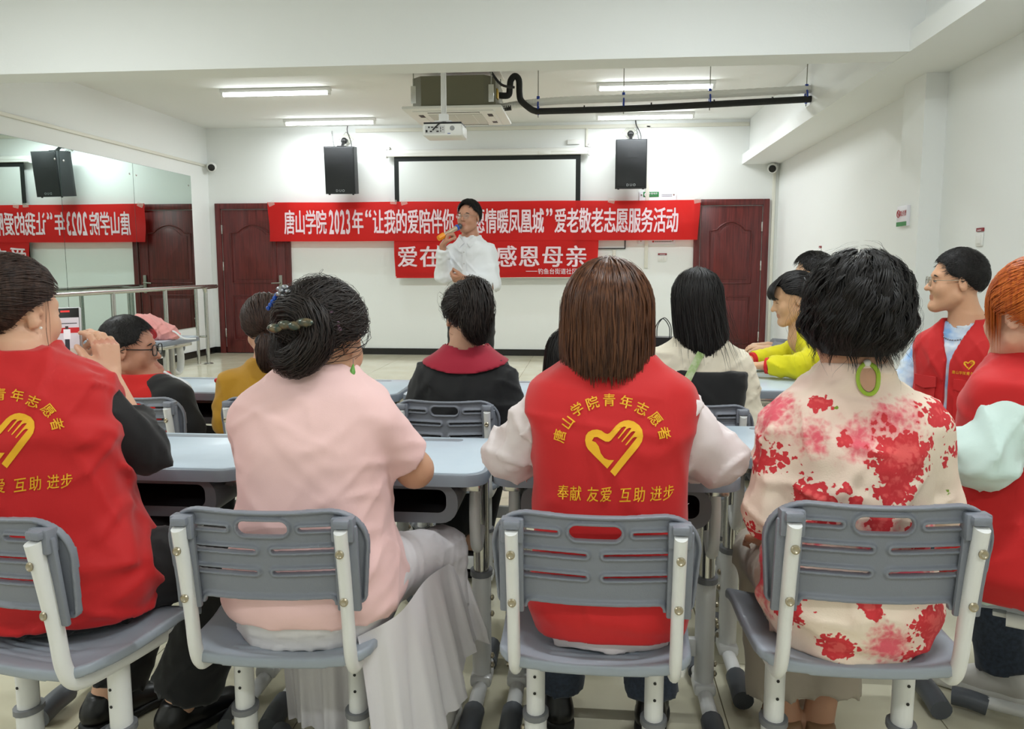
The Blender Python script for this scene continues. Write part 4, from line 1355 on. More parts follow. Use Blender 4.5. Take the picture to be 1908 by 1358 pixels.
            F = np.concatenate([np.stack([I[:, :-1, j], I[:, 1:, j], I[:, 1:, j + 1], I[:, :-1, j + 1]], -1).reshape(-1, 4) for j in (0, 1)])
            Vs.append(V.reshape(-1, 3)); Fs.append(F + n); n += N * T * 3
        V = np.concatenate(Vs); F = np.concatenate(Fs)
        V = s.hc + (V * s.hs) @ s.hR.T
        o = obj(name, np_mesh(name, V, F, m), s.t)
        return o

HC = np.array([0, -.014, .030]); HRAD = np.array([.079, .099, .087])
def hline(phi, front=60.0, nape=140.0, side=92.0):
    ang = np.abs((phi - np.pi / 2 + np.pi) % (2 * np.pi) - np.pi) * 180 / np.pi
    return np.radians(np.interp(ang, [0, 38, 58, 80, 98, 125, 180], [front, front + 6, side - 8, side, side + 14, nape - 6, nape]))
def scalp(th, ph, r=1.0):
    d = np.stack([np.sin(th) * np.cos(ph), np.sin(th) * np.sin(ph), np.cos(th) + 0 * ph], -1)
    return HC + d * HRAD * (np.asarray(r)[..., None] if hasattr(r, 'shape') else r), d
def cap_sheet(off=.004, g=None, bump=.0, nph=48, nth=16, **kw):
    ph = np.linspace(0, 2 * np.pi, nph)[:, None]; t = np.linspace(0.001, 1, nth)[None]
    th = t * hline(ph, **kw)
    r = 1 + off / .088 * (1 - .75 * t ** 6)
    if bump: r = r + bump * np.sin(ph * 9 + th * 7) * np.sin(th * 11 + ph * 4)
    return scalp(th, ph + 0 * th, r + 0 * ph)[0]

def short_hair(p, m, N=1600, seed=1, length=(.018, .032), lift=.35, top=1.0, front=60., nape=134., side=94., off=.008, fringe=0.0, w=.0016, topvol=.012):
    g = np.random.default_rng(seed)
    ph = g.uniform(0, 2 * np.pi, N); u = g.uniform(0, 1, N) ** .6
    T = 4
    L = g.uniform(*length, N)[:, None]
    th = u * np.maximum(hline(ph, front, nape, side) - L[:, 0] / .09 * .75, .2)
    tt = np.linspace(0, 1, T)[None]
    base = np.clip(1 - u, 0, 1)
    r0 = 1 + (off + topvol * np.clip(1 - th / 1.2, 0, 1)) / .088
    # flow: away from the crown and down, forward over the brow
    dth = L / .09 * tt * (.9 + .3 * g.normal(size=(N, 1)))
    dph = g.normal(size=(N, 1)) * .25 * tt
    fr = np.clip(np.sin(ph), 0, 1)[:, None] * fringe
    P, D = scalp(th[:, None] + dth * (1 + fr), ph[:, None] + dph, r0[:, None] * (1 - .02) + lift * L / .088 * np.sin(tt * 2.0) * .55)
    ph2 = np.linspace(0, 2 * np.pi, 56)[:, None]; t2 = np.linspace(.001, 1, 18)[None]
    th2 = t2 * hline(ph2, front, nape, side)
    rr = 1 + (off * (1 - .8 * t2 ** 5) + topvol * np.clip(1 - th2 / 1.2, 0, 1)) / .088
    sheet = scalp(th2, ph2 + 0 * th2, rr)[0]
    return p.hair_mesh([sheet], [(P, D, w)], m)

def hang_paths(N, T, seed, zend, rad=(.094, .112, .100), cen=(0, -.016, .028), open_deg=62, flare=1.0, tipj=.015, part=.0, inward=.012, rj=.006, wav=0.0, sheet=False, back_only=False, wave_n=2.5, drop_ctr=(0, 0), clump=0):
    """hair falling from a crown: (path, outward normal)"""
    g = np.random.default_rng(seed)
    op = R_(open_deg)
    if sheet:
        ph = np.linspace(np.pi / 2 + op, np.pi / 2 + 2 * np.pi - op, N)
        t0 = np.zeros(N); rj_ = np.full(N, -.007); tip = np.full(N, .012); wb = np.zeros(N)
    else:
        ph = g.uniform(np.pi / 2 + op * .93, np.pi / 2 + 2 * np.pi - op * .93, N)
        t0 = g.uniform(0, 1, N) ** 1.6 * .75; rj_ = g.normal(0, rj, N); tip = g.normal(0, tipj, N); wb = g.uniform(0, 6.28, N)
    am_, wn_ = g.uniform(.5, 1.3, N)[:, None], np.full((N, 1), wave_n)
    if clump and not sheet:
        ci = g.integers(0, clump, N)
        ph = g.uniform(np.pi / 2 + op * .93, np.pi / 2 + 2 * np.pi - op * .93, clump)[ci] + g.normal(0, .045, N)
        t0 = (g.uniform(0, 1, clump) ** 1.3 * .7)[ci] + g.uniform(0, .04, N)
        rj_ = g.normal(0, rj, clump)[ci] + g.normal(0, rj * .25, N)
        tip = g.normal(0, tipj, clump)[ci] + g.normal(0, tipj * .2, N)
        wb = g.uniform(0, 6.28, clump)[ci] + g.normal(0, .22, N)
        am_ = g.uniform(.5, 1.25, clump)[ci][:, None] * g.uniform(.85, 1.15, N)[:, None]
        wn_ = (wave_n * g.uniform(.7, 1.3, clump))[ci][:, None]
    rad = np.array(rad); cen = np.array(cen)
    L1 = .15; L2 = cen[2] - zend
    s = np.linspace(0, 1, T)[None] * (1 - t0[:, None]) + t0[:, None]
    Lt = L1 + L2 + tip[:, None]
    dist = s * Lt
    th = np.clip(dist / L1, 0, 1) * (np.pi / 2)
    th = np.maximum(th, .02)
    drop = np.maximum(dist - L1, 0)
    q = np.clip(drop / max(L2, 1e-3), 0, 1.2)
    fl = 1 + (flare - 1) * np.sin(np.clip(q, 0, 1) * np.pi * .5) - inward / .1 * np.clip(q - .6, 0, 1) ** 1.2 * 2
    phi = ph[:, None] + (.03 * np.sin(dist * 40 + wb[:, None]) if not sheet else 0)
    d = np.stack([np.sin(th) * np.cos(phi), np.sin(th) * np.sin(phi), np.cos(th)], -1)
    rr = (1 + rj_[:, None] / .1) * fl
    P = cen + d * rad * rr[..., None]
    P[..., 2] -= drop
    P[..., 0] += drop_ctr[0] * q; P[..., 1] += drop_ctr[1] * q
    if wav:
        tn = np.stack([-np.sin(phi), np.cos(phi), 0 * phi], -1)
        a = dist / Lt * wn_ * 2 * np.pi + wb[:, None]
        am = wav * np.clip(dist / .08, 0, 1) * am_
        P = P + tn * (am * np.cos(a))[..., None] + d * (am * np.sin(a))[..., None]
    return P, d

def gather_paths(p, N, T, seed, gdir, off=.008, spread=.25, front=60., nape=140., side=92., wob=.004, jit=.004):
    g = np.random.default_rng(seed)
    ph = g.uniform(0, 2 * np.pi, N); th = hline(ph, front, nape, side) * g.uniform(.25, 1.0, N) ** .5
    d0 = np.stack([np.sin(th) * np.cos(ph), np.sin(th) * np.sin(ph), np.cos(th)], -1)
    gd = np.array(gdir, float); gd /= np.linalg.norm(gd)
    gd = gd + g.normal(size=(N, 3)) * spread * .3; gd /= np.linalg.norm(gd, axis=1, keepdims=True)
    tt = np.linspace(0, 1, T)[None, :, None]
    om = np.arccos(np.clip((d0 * gd).sum(1), -1, .9999))[:, None, None]
    D = (np.sin((1 - tt) * om) * d0[:, None] + np.sin(tt * om) * gd[:, None]) / np.sin(om)
    lift = off * (1 + .5 * np.sin(tt * np.pi)) + g.normal(0, jit, (N, 1, 1)) * np.sin(np.clip(tt, .1, 1) * np.pi * .5)
    P = HC + D * (HRAD + lift)
    P = P + np.sin(tt * 9 + g.uniform(0, 6, (N, 1, 1))) * wob * np.cross(D, gd[:, None])
    return P, D

def tail_paths(N, T, seed, pts, radii, wav=.0, tip=.15):
    g = np.random.default_rng(seed)
    C = np.array(bez(pts, 8)); 
    u = np.linspace(0, 1, len(C))
    a = g.uniform(0, 6.283, N); rr = np.sqrt(g.uniform(.25, 1, N))
    end = 1 - g.uniform(0, tip, N)
    s = np.linspace(0, 1, T)[None] * end[:, None]
    cx = np.stack([np.interp(s, u, C[:, i]) for i in range(3)], -1)
    R0 = np.interp(s, np.linspace(0, 1, len(radii)), radii)
    tg = np.gradient(C, axis=0); tg /= np.linalg.norm(tg, axis=1, keepdims=True)
    tv = np.stack([np.interp(s, u, tg[:, i]) for i in range(3)], -1)
    e1 = np.cross(tv, np.array([.3, 1, .1])); e1 /= np.linalg.norm(e1, axis=2, keepdims=True)
    e2 = np.cross(tv, e1)
    aa = a[:, None] + s * .6
    Dn = e1 * np.cos(aa)[..., None] + e2 * np.sin(aa)[..., None]
    P = cx + Dn * (R0 * rr[:, None])[..., None]
    if wav:
        P = P + e1 * (wav * np.sin(s * 9 + g.uniform(0, 6, (N, 1))))[..., None] + e2 * (wav * np.cos(s * 7 + g.uniform(0, 6, (N, 1))))[..., None]
    return P, Dn
def tail_sheet(pts, radii, k=.8, n=14):
    C = np.array(bez(pts, 5)); u = np.linspace(0, 1, len(C)); R0 = np.interp(u, np.linspace(0, 1, len(radii)), radii) * k
    tg = np.gradient(C, axis=0); tg /= np.linalg.norm(tg, axis=1, keepdims=True)
    e1 = np.cross(tg, np.array([.3, 1, .1])); e1 /= np.linalg.norm(e1, axis=1, keepdims=True); e2 = np.cross(tg, e1)
    a = np.linspace(0, 2 * np.pi, n)
    return C[:, None] + R0[:, None, None] * (e1[:, None] * np.cos(a)[None, :, None] + e2[:, None] * np.sin(a)[None, :, None])

def hairmat(name, rgb, rgb2=None, rough=.46):
    return mat(name, rgb, rough, vary=(rgb2 or tuple(int(c * 1.9 + 6) for c in rgb), 1.0, (160, 160, 10)), spec=.25)
H_BLACK = hairmat('hair_black', (17, 15, 15), (32, 28, 27))
H_BLACK2 = hairmat('hair_soft_black', (23, 19, 18), (46, 36, 32))
H_BROWN = hairmat('hair_brown', (58, 34, 24), (104, 66, 44), .34)
H_DKBR = hairmat('hair_dark_brown', (38, 26, 22), (66, 46, 38))
H_ORANGE = hairmat('hair_orange', (158, 66, 24), (206, 110, 42), .36)

def cloth(name, rgb, rough=.85, bump=(420, .035), **k):
    return mat(name, rgb, rough, bump=bump, sheen=.15, **k)
C_RED = cloth('vest_red', (198, 16, 20), .72)
C_REDTRIM = cloth('vest_piping', (170, 8, 14), .7)
C_YEL = mat('vest_yellow_print', (240, 178, 28), .6)
C_BLACK = cloth('cloth_black', (19, 19, 21))
C_WHITE = cloth('cloth_white', (232, 222, 222))
C_SHIRT = cloth('shirt_white', (236, 238, 240))
C_PINK = cloth('tee_pink', (238, 198, 195))
C_SKIRT = cloth('skirt_white', (218, 214, 216))
C_JEANS = cloth('jeans_dark', (44, 52, 66), vary=((58, 68, 84), 90))
C_CREAM = cloth('blouse_cream', (226, 216, 196))
C_MUST = cloth('mustard_knit', (176, 128, 22))
C_YELLOW = cloth('top_yellow', (214, 204, 8))
C_MINT = cloth('mint_sweat', (204, 226, 220))
C_CRIM = cloth('crimson_trim', (160, 22, 48))
C_TRK = cloth('track_red', (206, 24, 20))
M_LENS = mat('spectacle_glass', (235, 245, 250), .03, trans=.9, alpha=.25)

def on_surface(ob, front=False, off=.0022):
    """function (x,z)->point on the mesh seen from -y (or +y)"""
    me = ob.data
    n = len(me.vertices); co = np.empty(n * 3, np.float32); me.vertices.foreach_get('co', co)
    k = len(me.polygons); fi = np.empty(k * 4, np.int32); me.loops.foreach_get('vertex_index', fi)
    bv = BVHTree.FromPolygons(co.reshape(-1, 3).tolist(), fi.reshape(-1, 4).tolist())
    def fn(x, z):
        o, d = (Vector((x, 2, z)), Vector((0, -1, 0))) if front else (Vector((x, -2, z)), Vector((0, 1, 0)))
        h = bv.ray_cast(o, d)
        if h[0] is None: return (x, 0, z)
        p = h[0] - d * off
        return tuple(p)
    return fn

def around(obs, c, n, zfn, off=.003, cl=.17):
    """closed line laid on the outermost of some meshes, seen from the axis through c"""
    bvs = []
    for ob in obs:
        me = ob.data; m_ = len(me.vertices); co = np.empty(m_ * 3, np.float32); me.vertices.foreach_get('co', co)
        k = len(me.polygons); fi = np.empty(k * 4, np.int32); me.loops.foreach_get('vertex_index', fi)
        bvs.append(BVHTree.FromPolygons(co.reshape(-1, 3).tolist(), fi.reshape(-1, 4).tolist()))
    out = []
    for a in np.linspace(0, 2 * np.pi, n, endpoint=False):
        d = Vector((math.sin(a), -math.cos(a), 0)); z = zfn(a); best = .03
        for bv in bvs:
            h = bv.ray_cast(Vector((c[0], c[1], z)) + d * .4, -d)
            if h[0] is not None: best = max(best, .4 - h[3])
        out.append((c[0] + d.x * (min(best, cl) + off), c[1] + d.y * (min(best, cl) + off), z))
    return out

def densify(V, F, lim):
    bm = bmesh.new()
    vs = [bm.verts.new((v[0], v[1], 0)) for v in V]
    for f in F:
        try: bm.faces.new([vs[i] for i in f])
        except ValueError: pass
    for _ in range(3):
        es = [e for e in bm.edges if e.calc_length() > lim]
        if not es: break
        bmesh.ops.subdivide_edges(bm, edges=es, cuts=1)
        bmesh.ops.triangulate(bm, faces=bm.faces[:])
    bm.verts.index_update()
    V2 = np.array([v.co[:2] for v in bm.verts]); F2 = np.array([[v.index for v in f.verts] for f in bm.faces])
    bm.free()
    return V2, F2

EMB = [(675, 897), (565, 788), (455, 680), (432, 640), (420, 580), (428, 525), (455, 485), (500, 460), (555, 453), (605, 465), (645, 495), (675, 503), (700, 490), (770, 408), (812, 374), (860, 353), (910, 346), (970, 360),
       (1030, 400), (1065, 450), (1076, 520), (1065, 580), (1035, 630), (899, 806), (763, 983), (708, 928), (859, 731), (1010, 535), (985, 530), (960, 543), (887, 627), (876, 622), (990, 470), (965, 466), (940, 477), (840, 592), (832, 585), (945, 434), (917, 431), (890, 444),
       (799, 556), (790, 548), (885, 421), (858, 417), (832, 430), (715, 572), (690, 589), (650, 588), (600, 560), (560, 538), (522, 541), (498, 582), (540, 596), (575, 640), (600, 720), (640, 775), (690, 797), (752, 798)]
def vest_print(p, vest, cx, cz, k=1.0):
    """heart emblem, arched and straight lettering on the back; cx,cz emblem centre"""
    q = .00107 / 5.904 * k
    fn = on_surface(vest)
    V, F = fill2d([[((x - 750) * q, (660 - y) * q) for x, y in EMB]])
    V, F = densify(V, F, .012)
    P = np.array([fn(cx + u, cz + v) for u, v in V])
    obj('heart_emblem', np_mesh('heart_emblem', P, F, C_YEL, smooth=True), vest)
    arc = [(125, 545, 78), (215, 382, 56), (325, 235, 33), (498, 160, 20), (690, 125, 0), (885, 145, -12), (1060, 215, -25), (1220, 330, -52), (1318, 490, -76)]
    parts = sum([heavy(ch, (x - 750) * q, (660 - y) * q, 150 * q, 150 * q, .016, rot=R_(a)) for ch, (x, y, a) in zip('唐山学院青年志愿者', arc)], [])
    V, F = densify(*merge2d(parts), .012)
    obj('arched_lettering', np_mesh('arched_lettering', np.array([fn(cx + u, cz + v) for u, v in V]), F, C_YEL), vest)
    bl = [(172, 1200), (318, 1200), (515, 1200), (665, 1195), (885, 1195), (1045, 1190), (1235, 1185), (1382, 1185)]
    parts = sum([heavy(ch, (x - 750) * q, (660 - y) * q, 140 * q, 185 * q, .010, rot=R_(4), shear=.12) for ch, (x, y) in zip('奉献友爱互助进步', bl)], [])
    V, F = densify(*merge2d(parts), .012)
    obj('motto_lettering', np_mesh('motto_lettering', np.array([fn(cx + u, cz + v) for u, v in V]), F, C_YEL), vest)

def shoe(p, sd, m, sole, yaw=0.0, L=.25, loc=None, high=0.0, chunky=0.0):
    """shoe on the ankle of leg sd; loc = heel-centre override (local)"""
    an = np.array(p.leg[sd][2], float) if loc is None else np.array(loc, float)
    f = Field((-.07, -.09, -.010), (.07, L, .16 + high), .009)
    X, Y, Z = f.x[:, None, None], f.y[None, :, None], f.z[None, None, :]
    prims = [(cone((0, -.035, .05), (0, .05, .055), .040, .038), .0), (cone((0, .05, .048), (.004, L - .10, .034), .040, .033), .03), (cone((0, -.02, .06), (0, -.012, .10 + high), .038, .037), .02)]
    for pr, k in prims: f.add(pr, k)
    f.cut(lambda X, Y, Z: .018 - Z + 0 * X + 0 * Y); f.cut(lambda X, Y, Z: Z - .105 - high + 0 * X + 0 * Y)
    V, Q = f.mesh()
    g = Field((-.07, -.09, -.010), (.07, L, .06), .009)
    g.add(cone((0, -.035, .02), (0, .05, .02), .044, .042)); g.add(cone((0, .05, .02), (.004, L - .10, .02), .042, .038), .03)
    g.cut(lambda X, Y, Z: Z - .028 - chunky + 0 * X + 0 * Y); g.cut(lambda X, Y, Z: .0 - Z + 0 * X + 0 * Y)
    V2, Q2 = g.mesh()
    c, s_ = math.cos(R_(yaw)), math.sin(R_(yaw))
    Rz = np.array([[c, -s_, 0], [s_, c, 0], [0, 0, 1]])
    o = obj('shoe', np_mesh('shoe', V @ Rz.T + np.array([an[0], an[1], an[2] - .09]), Q, m), p.t)
    obj('sole', np_mesh('sole', V2 @ Rz.T + np.array([an[0], an[1], an[2] - .09]), Q2, sole), o)
    return o

def eyes(p, closed=False, gaze=(0, 0)):
    ew = mat('eye_white', (226, 222, 216), .25); ei = mat('iris_dark', (30, 18, 14), .15); bw = mat('brow_hair', (26, 20, 18), .8)
    for sx in (-1, 1):
        if not closed:
            c = p.hh((sx * .0315, .0775, .003)); Mh = Matrix([list(r) for r in p.hR]).to_4x4(); Mh.translation = Vector(c)
            mb = MB().sph((0, 0, 0), (.0105 * p.hs, .0085 * p.hs, .0048 * p.hs), 12, 8)
            for v in mb.bm.verts: v.co = Mh @ v.co
            e = mb.build('eye', ew, p.t)
            mb = MB().sph((gaze[0] * .004, .0068, 0), (.0046 * p.hs, .0028 * p.hs, .0044 * p.hs), 10, 6)
            for v in mb.bm.verts: v.co = Mh @ v.co
            mb.build('iris', ei, e)
        lash = [p.hh((sx * (.0315 + u * .0125), .0862 - .003 * abs(u) - (.002 * u if True else 0), .0055 - .0022 * u * u)) for u in np.linspace(-1, 1, 7)]
        MB().tube(lash, .0011, seg=5).build('eyelid_line', bw, p.t)
        pts = [p.hh((sx * (.031 + u * .018), .0845 - .007 * max(u, 0) ** 2 - .001 * abs(u), .0225 + .003 * (1 - u * u) - .002 * u)) for u in np.linspace(-1, 1, 8)]
        MB().tube(pts, [.0015, .0026, .003, .003, .0028, .0024, .0018, .0008], seg=6).build('eyebrow', bw, p.t)

def spectacles(p, m, half=False, sz=1.0, thick=.0012, square=False):
    root = None
    for sx in (-1, 1):
        ring = []
        for a in np.linspace(0, 2 * np.pi, 20, endpoint=False):
            ca, sa = math.cos(a), math.sin(a)
            if square:
                ca = math.copysign(abs(ca) ** .55, ca); sa = math.copysign(abs(sa) ** .55, sa)
            ring.append(p.hh((sx * .033 + .024 * sz * ca, .101 - .004 * abs(ca * .5 + .5 * (1 if sx * ca > 0 else 0)), .001 + .019 * sz * sa)))
        o = MB().tube(ring, thick, seg=6, closed=True)
        if root is None:
            o.tube([p.hh((-.0085, .101, .006)), p.hh((0, .103, .008)), p.hh((.0085, .101, .006))], thick, seg=6)
            for s2 in (-1, 1):
                o.tube([p.hh((s2 * .057, .096, .006)), p.hh((s2 * .074, .06, .007)), p.hh((s2 * .080, .0, .010)), p.hh((s2 * .079, -.02, .0)), p.hh((s2 * .077, -.03, -.012))], thick, seg=6)
            root = o.build('glasses_frame', m, p.t)
        else:
            o.build('lens_rim', m, root)
        c = [p.hh((sx * .033 + .023 * sz * math.cos(a) * 1.0, .1, .001 + .0175 * sz * math.sin(a))) for a in np.linspace(0, 2 * np.pi, 18, endpoint=False)]
        mb = MB(); mb.prism(c, (0, 0, .0002)); mb.build('lens', M_LENS, root)
# ------------------------------------------------------------------ the cast
def rest_hand(p, sd, sc=.95, curl=.45):
    sh, el, wr = [np.array(a, float) for a in p.arm[sd]]
    f = wr - el; f = f / np.linalg.norm(f); f[2] *= .3
    p.hand[sd] = dict(w=wr, fwd=f, nrm=(0, 0, -1), curl=(curl,) * 4, thumb=.3, side=1 if sd == 'L' else -1, sc=sc)
UNDER = lambda X, Y, Z: np.minimum(np.minimum(.168 - np.abs(X), .0 - Y), Z - .56)      # nothing is worn under the vest's back there
def lap_hands(p, sc=.92):
    """hands folded over each other in the lap"""
    for sd, g_ in (('L', 1), ('R', -1)):
        p.hand[sd] = dict(w=p.arm[sd][2], fwd=(g_, .12, -.05), nrm=(0, .35, -1), curl=(.55,) * 4, thumb=.3, side=1 if sd == 'L' else -1, sc=sc)
FOLD = (.0016, (.05, .13), 6)
SO_BLK = mat('sole_black', (20, 20, 20), .6); SO_WHT = mat('sole_white', (226, 224, 218), .5)
SH_BLK = mat('shoe_black', (18, 17, 17), .35); SH_WHT = mat('shoe_white', (220, 216, 210), .45)

# ---- woman with the brown bob in a red volunteer vest
p = Person('woman with straight brown bob wearing a red vest with heart emblem over white sleeves', (.045, 1.785), 0)
p.torso(.46, 1.012, .160, .142, .150, .168, dep=.105, lean=.0, hunch=.02)
p.head((-.010, .035, 1.150))
p.arm = {'L': ((-.142, .01, .940), (-.228, .07, .835), (-.10, .34, .79)), 'R': ((.142, .01, .940), (.246, .08, .83), (.12, .34, .79))}
rest_hand(p, 'L'); rest_hand(p, 'R')
p.seated_legs(.46, kx=.11, ky=.40, ax=.13, ay=.36)
p.body()
p.garment('blouse', C_WHITE, torso=(.447, 1.080, .010), arms={'L': (0, 1.85, .010, .036), 'R': (0, 1.85, .010, .036)}, neck=(.062, .0, .0), fold=(.0060, (.08, .20), 9), vox=.0068, cutfn=UNDER)
v = p.garment('vest', C_RED, torso=(.475, 1.074, .026), neck=(.070, -.002, .004), fold=(.0028, (.12, .3), 7), n=3.0, vox=.0068,
              cutfn=lambda X, Y, Z: np.abs(X - .0) - (.196 + .10 * np.clip((.86 - Z) / .16, 0, 1) ** 1.5 * 1.0) + 0 * Y + 0 * Z)
vest_print(p, v, .004, .895)
p.garment('trousers', C_JEANS, torso=(.44, .68, .002), legs={'L': (1.97, .006, .034), 'R': (1.97, .006, .034)}, fold=(.0026, (.04, .1), 6), vox=.0125)
for sd, yw in (('L', 12), ('R', -8)): shoe(p, sd, SH_BLK, SO_BLK, yw, high=.05, chunky=.012)
S1 = [hang_paths(44, 18, 1, -.100, rad=(.094, .112, .102), sheet=True, flare=1.02, inward=.006, open_deg=58)[0]]
P_, N_ = hang_paths(3000, 9, 11, -.106, rad=(.096, .114, .104), flare=1.02, inward=.006, tipj=.013, rj=.0035, open_deg=58)
p.hair_mesh(S1, [(P_, N_, RNG.uniform(.0009, .0024, 3000))], H_BROWN)

# ---- woman in the pink T-shirt
p = Person('woman in pale pink T-shirt and white skirt with jewelled clips in pinned-up hair', (-.625, 1.755), 0, (206, 158, 128))
p.torso(.46, .985, .192, .156, .158, .160, dep=.122, lean=.01, hunch=.03, belly=1.05)
p.ra = 1.12
p.head((.020, .055, 1.098), yaw=-16, pitch=-14)
p.arm = {'L': ((-.138, .02, .915), (-.172, .14, .79), (-.04, .38, .785)), 'R': ((.138, .02, .915), (.208, .12, .785), (.07, .33, .785))}
rest_hand(p, 'L'); rest_hand(p, 'R')
p.seated_legs(.46, kx=.13, ky=.42, ax=.10, ay=.36, r=1.0)
p.leg['R'] = ((.09, .03, .548), (.225, .36, .495), (.225, .33, .09), .95, True)
p.body()
p.garment('t_shirt', C_PINK, torso=(.500, 1.055, .017), arms={'L': (0, .80, .010, .022), 'R': (0, .72, .008, .018)}, neck=(.074, -.014, .0), fold=(.0022, (.09, .22), 9, (.3, .3, 1.8)), vox=.0068)
p.garment('skirt', C_SKIRT, torso=(.44, .66, .010), legs={'L': (1.75, .010, .05), 'R': (1.35, .010, .03)}, fold=(.003, (.03, .08), 6), vox=.008)
# loose chiffon panel falling beside the seat
def drape(p, name, top, bot, depth, m, nf=7, amp=.018, nu=46, nv=26, seed=2):
    g = np.random.default_rng(seed); ph = g.uniform(0, 6.28, 4)
    T_, B_ = [np.array(bez(a, 10)) for a in (top, bot)]
    uT = np.linspace(0, 1, len(T_))
    U = np.linspace(0, 1, nu); Vv = np.linspace(0, 1, nv)
    G = np.zeros((nu, nv, 3))
    for i, u in enumerate(U):
        a = np.array([np.interp(u, uT, T_[:, k]) for k in range(3)]); b = np.array([np.interp(u, np.linspace(0, 1, len(B_)), B_[:, k]) for k in range(3)])
        for j, v_ in enumerate(Vv):
            q = a * (1 - v_) + b * v_
            f_ = amp * (v_ ** .7) * (math.sin(u * nf * 6.28 + ph[0] + .6 * v_) + .5 * math.sin(u * nf * 2.3 * 6.28 + ph[1]))
            q = q + np.array(depth) * f_
            if v_ > .9: q[2] += .012 * math.sin(u * 19 + ph[2])
            G[i, j] = q
    I = np.arange(nu * nv).reshape(nu, nv)
    F = np.stack([I[:-1, :-1], I[1:, :-1], I[1:, 1:], I[:-1, 1:]], -1).reshape(-1, 4)
    return obj(name, np_mesh(name, G.reshape(-1, 3), F, m), p.t)
drape(p, 'skirt_panel', [(.13, -.120, .475), (.205, -.05, .50), (.235, .10, .52), (.262, .26, .50), (.275, .36, .48)], [(.16, -.12, .10), (.235, -.03, .11), (.30, .12, .16), (.31, .28, .24), (.35, .36, .26)], (.6, -.5, 0), C_SKIRT, 5, .022)
drape(p, 'skirt_panel', [(-.13, .10, .44), (0, .08, .43), (.13, .10, .44)], [(-.12, .12, .14), (0, .09, .10), (.12, .12, .16)], (0, 1, 0), C_SKIRT, 4, .016, seed=5)
for sd in ('L', 'R'): shoe(p, sd, SH_WHT, SO_WHT, 0)
# pinned-up wavy hair
P1, N1 = gather_paths(p, 2500, 9, 5, (-.05, -.97, -.12), off=.014, spread=.9, wob=.012, jit=.006)
tw = [(-.040, -.096, .030), (-.015, -.118, .045), (.03, -.116, .038), (.05, -.104, -.01), (.02, -.112, -.055), (-.03, -.106, -.058), (-.050, -.098, .0)]
P2, N2 = tail_paths(1000, 13, 6, tw, [.030, .034, .036, .036, .034, .03, .02], wav=.008)
P3, N3 = gather_paths(p, 160, 10, 9, (-.1, -.9, .3), off=.018, spread=1.6, wob=.014, jit=.010)
p.hair_mesh([cap_sheet(.013, bump=.02), tail_sheet(tw, [.030, .034, .036, .036, .034, .03, .02], .8)], [(P1, N1, .0011), (P2, N2, .0012), (P3, N3, .0005)], H_BLACK2)
# clips and earrings
M_ABA = mat('abalone', (52, 70, 66), .18, .35, vary=((120, 104, 78), 60)); M_SILV = mat('clip_silver', (150, 152, 158), .3, .9); M_BLUEG = mat('blue_stone', (40, 90, 190), .1); M_PURP = mat('purple_stone', (120, 92, 110), .2, .3); M_JADE = mat('jade', (112, 170, 84), .15)
def local_mb(p, fn):
    mb = MB(); fn(mb)
    Mh = Matrix([list(r) for r in p.hR]).to_4x4() @ Matrix.Scale(p.hs, 4); Mh.translation = Vector(p.hc)
    for v in mb.bm.verts: v.co = Mh @ v.co
    return mb
def barrette(mb):
    for i, (dx, dz, rx) in enumerate(((-.042, -.006, .02), (-.018, .002, .018), (.006, .0, .018), (.032, .008, .022))):
        mb.sph((dx + .018, -.156, dz + .008), (rx, .008, .010), 14, 8)
local_mb(p, barrette).build('barrette', M_ABA, p.t)
def flower_clip(mb):
    for k in range(5):
        a = k * 1.257; mb.sph((-.038 + .012 * math.cos(a), -.125, .088 + .010 * math.sin(a)), (.009, .005, .006), 10, 6)
    mb.sph((-.038, -.130, .088), .006, 10, 6)
fc = local_mb(p, flower_clip).build('flower_clip', M_SILV, p.t)
local_mb(p, lambda mb: [mb.sph((-.058 - .007 * k, -.118 + .003 * k, .082 - .007 * k), .0055, 8, 6) for k in range(5)]).build('blue_stones', M_BLUEG, fc)
local_mb(p, lambda mb: [mb.sph((.060 + .006 * k + .004 * (k % 2), -.102 + .006 * k, .060 - .011 * k), .007, 8, 6) for k in range(5)]).build('purple_clip', M_PURP, p.t)
for sx in (-1, 1):
    e = local_mb(p, lambda mb: mb.tube([(sx * .080, -.004, -.038), (sx * .082, -.004, -.052)], .0008, seg=5)).build('earring_hook', M_SILV, p.t)
    local_mb(p, lambda mb: mb.lathe([(.001, .012), (.004, .004), (.007, -.006), (.0055, -.014), (.001, -.018)], (sx * .082, -.004, -.062), 10)).build('earring_drop', M_JADE, e)

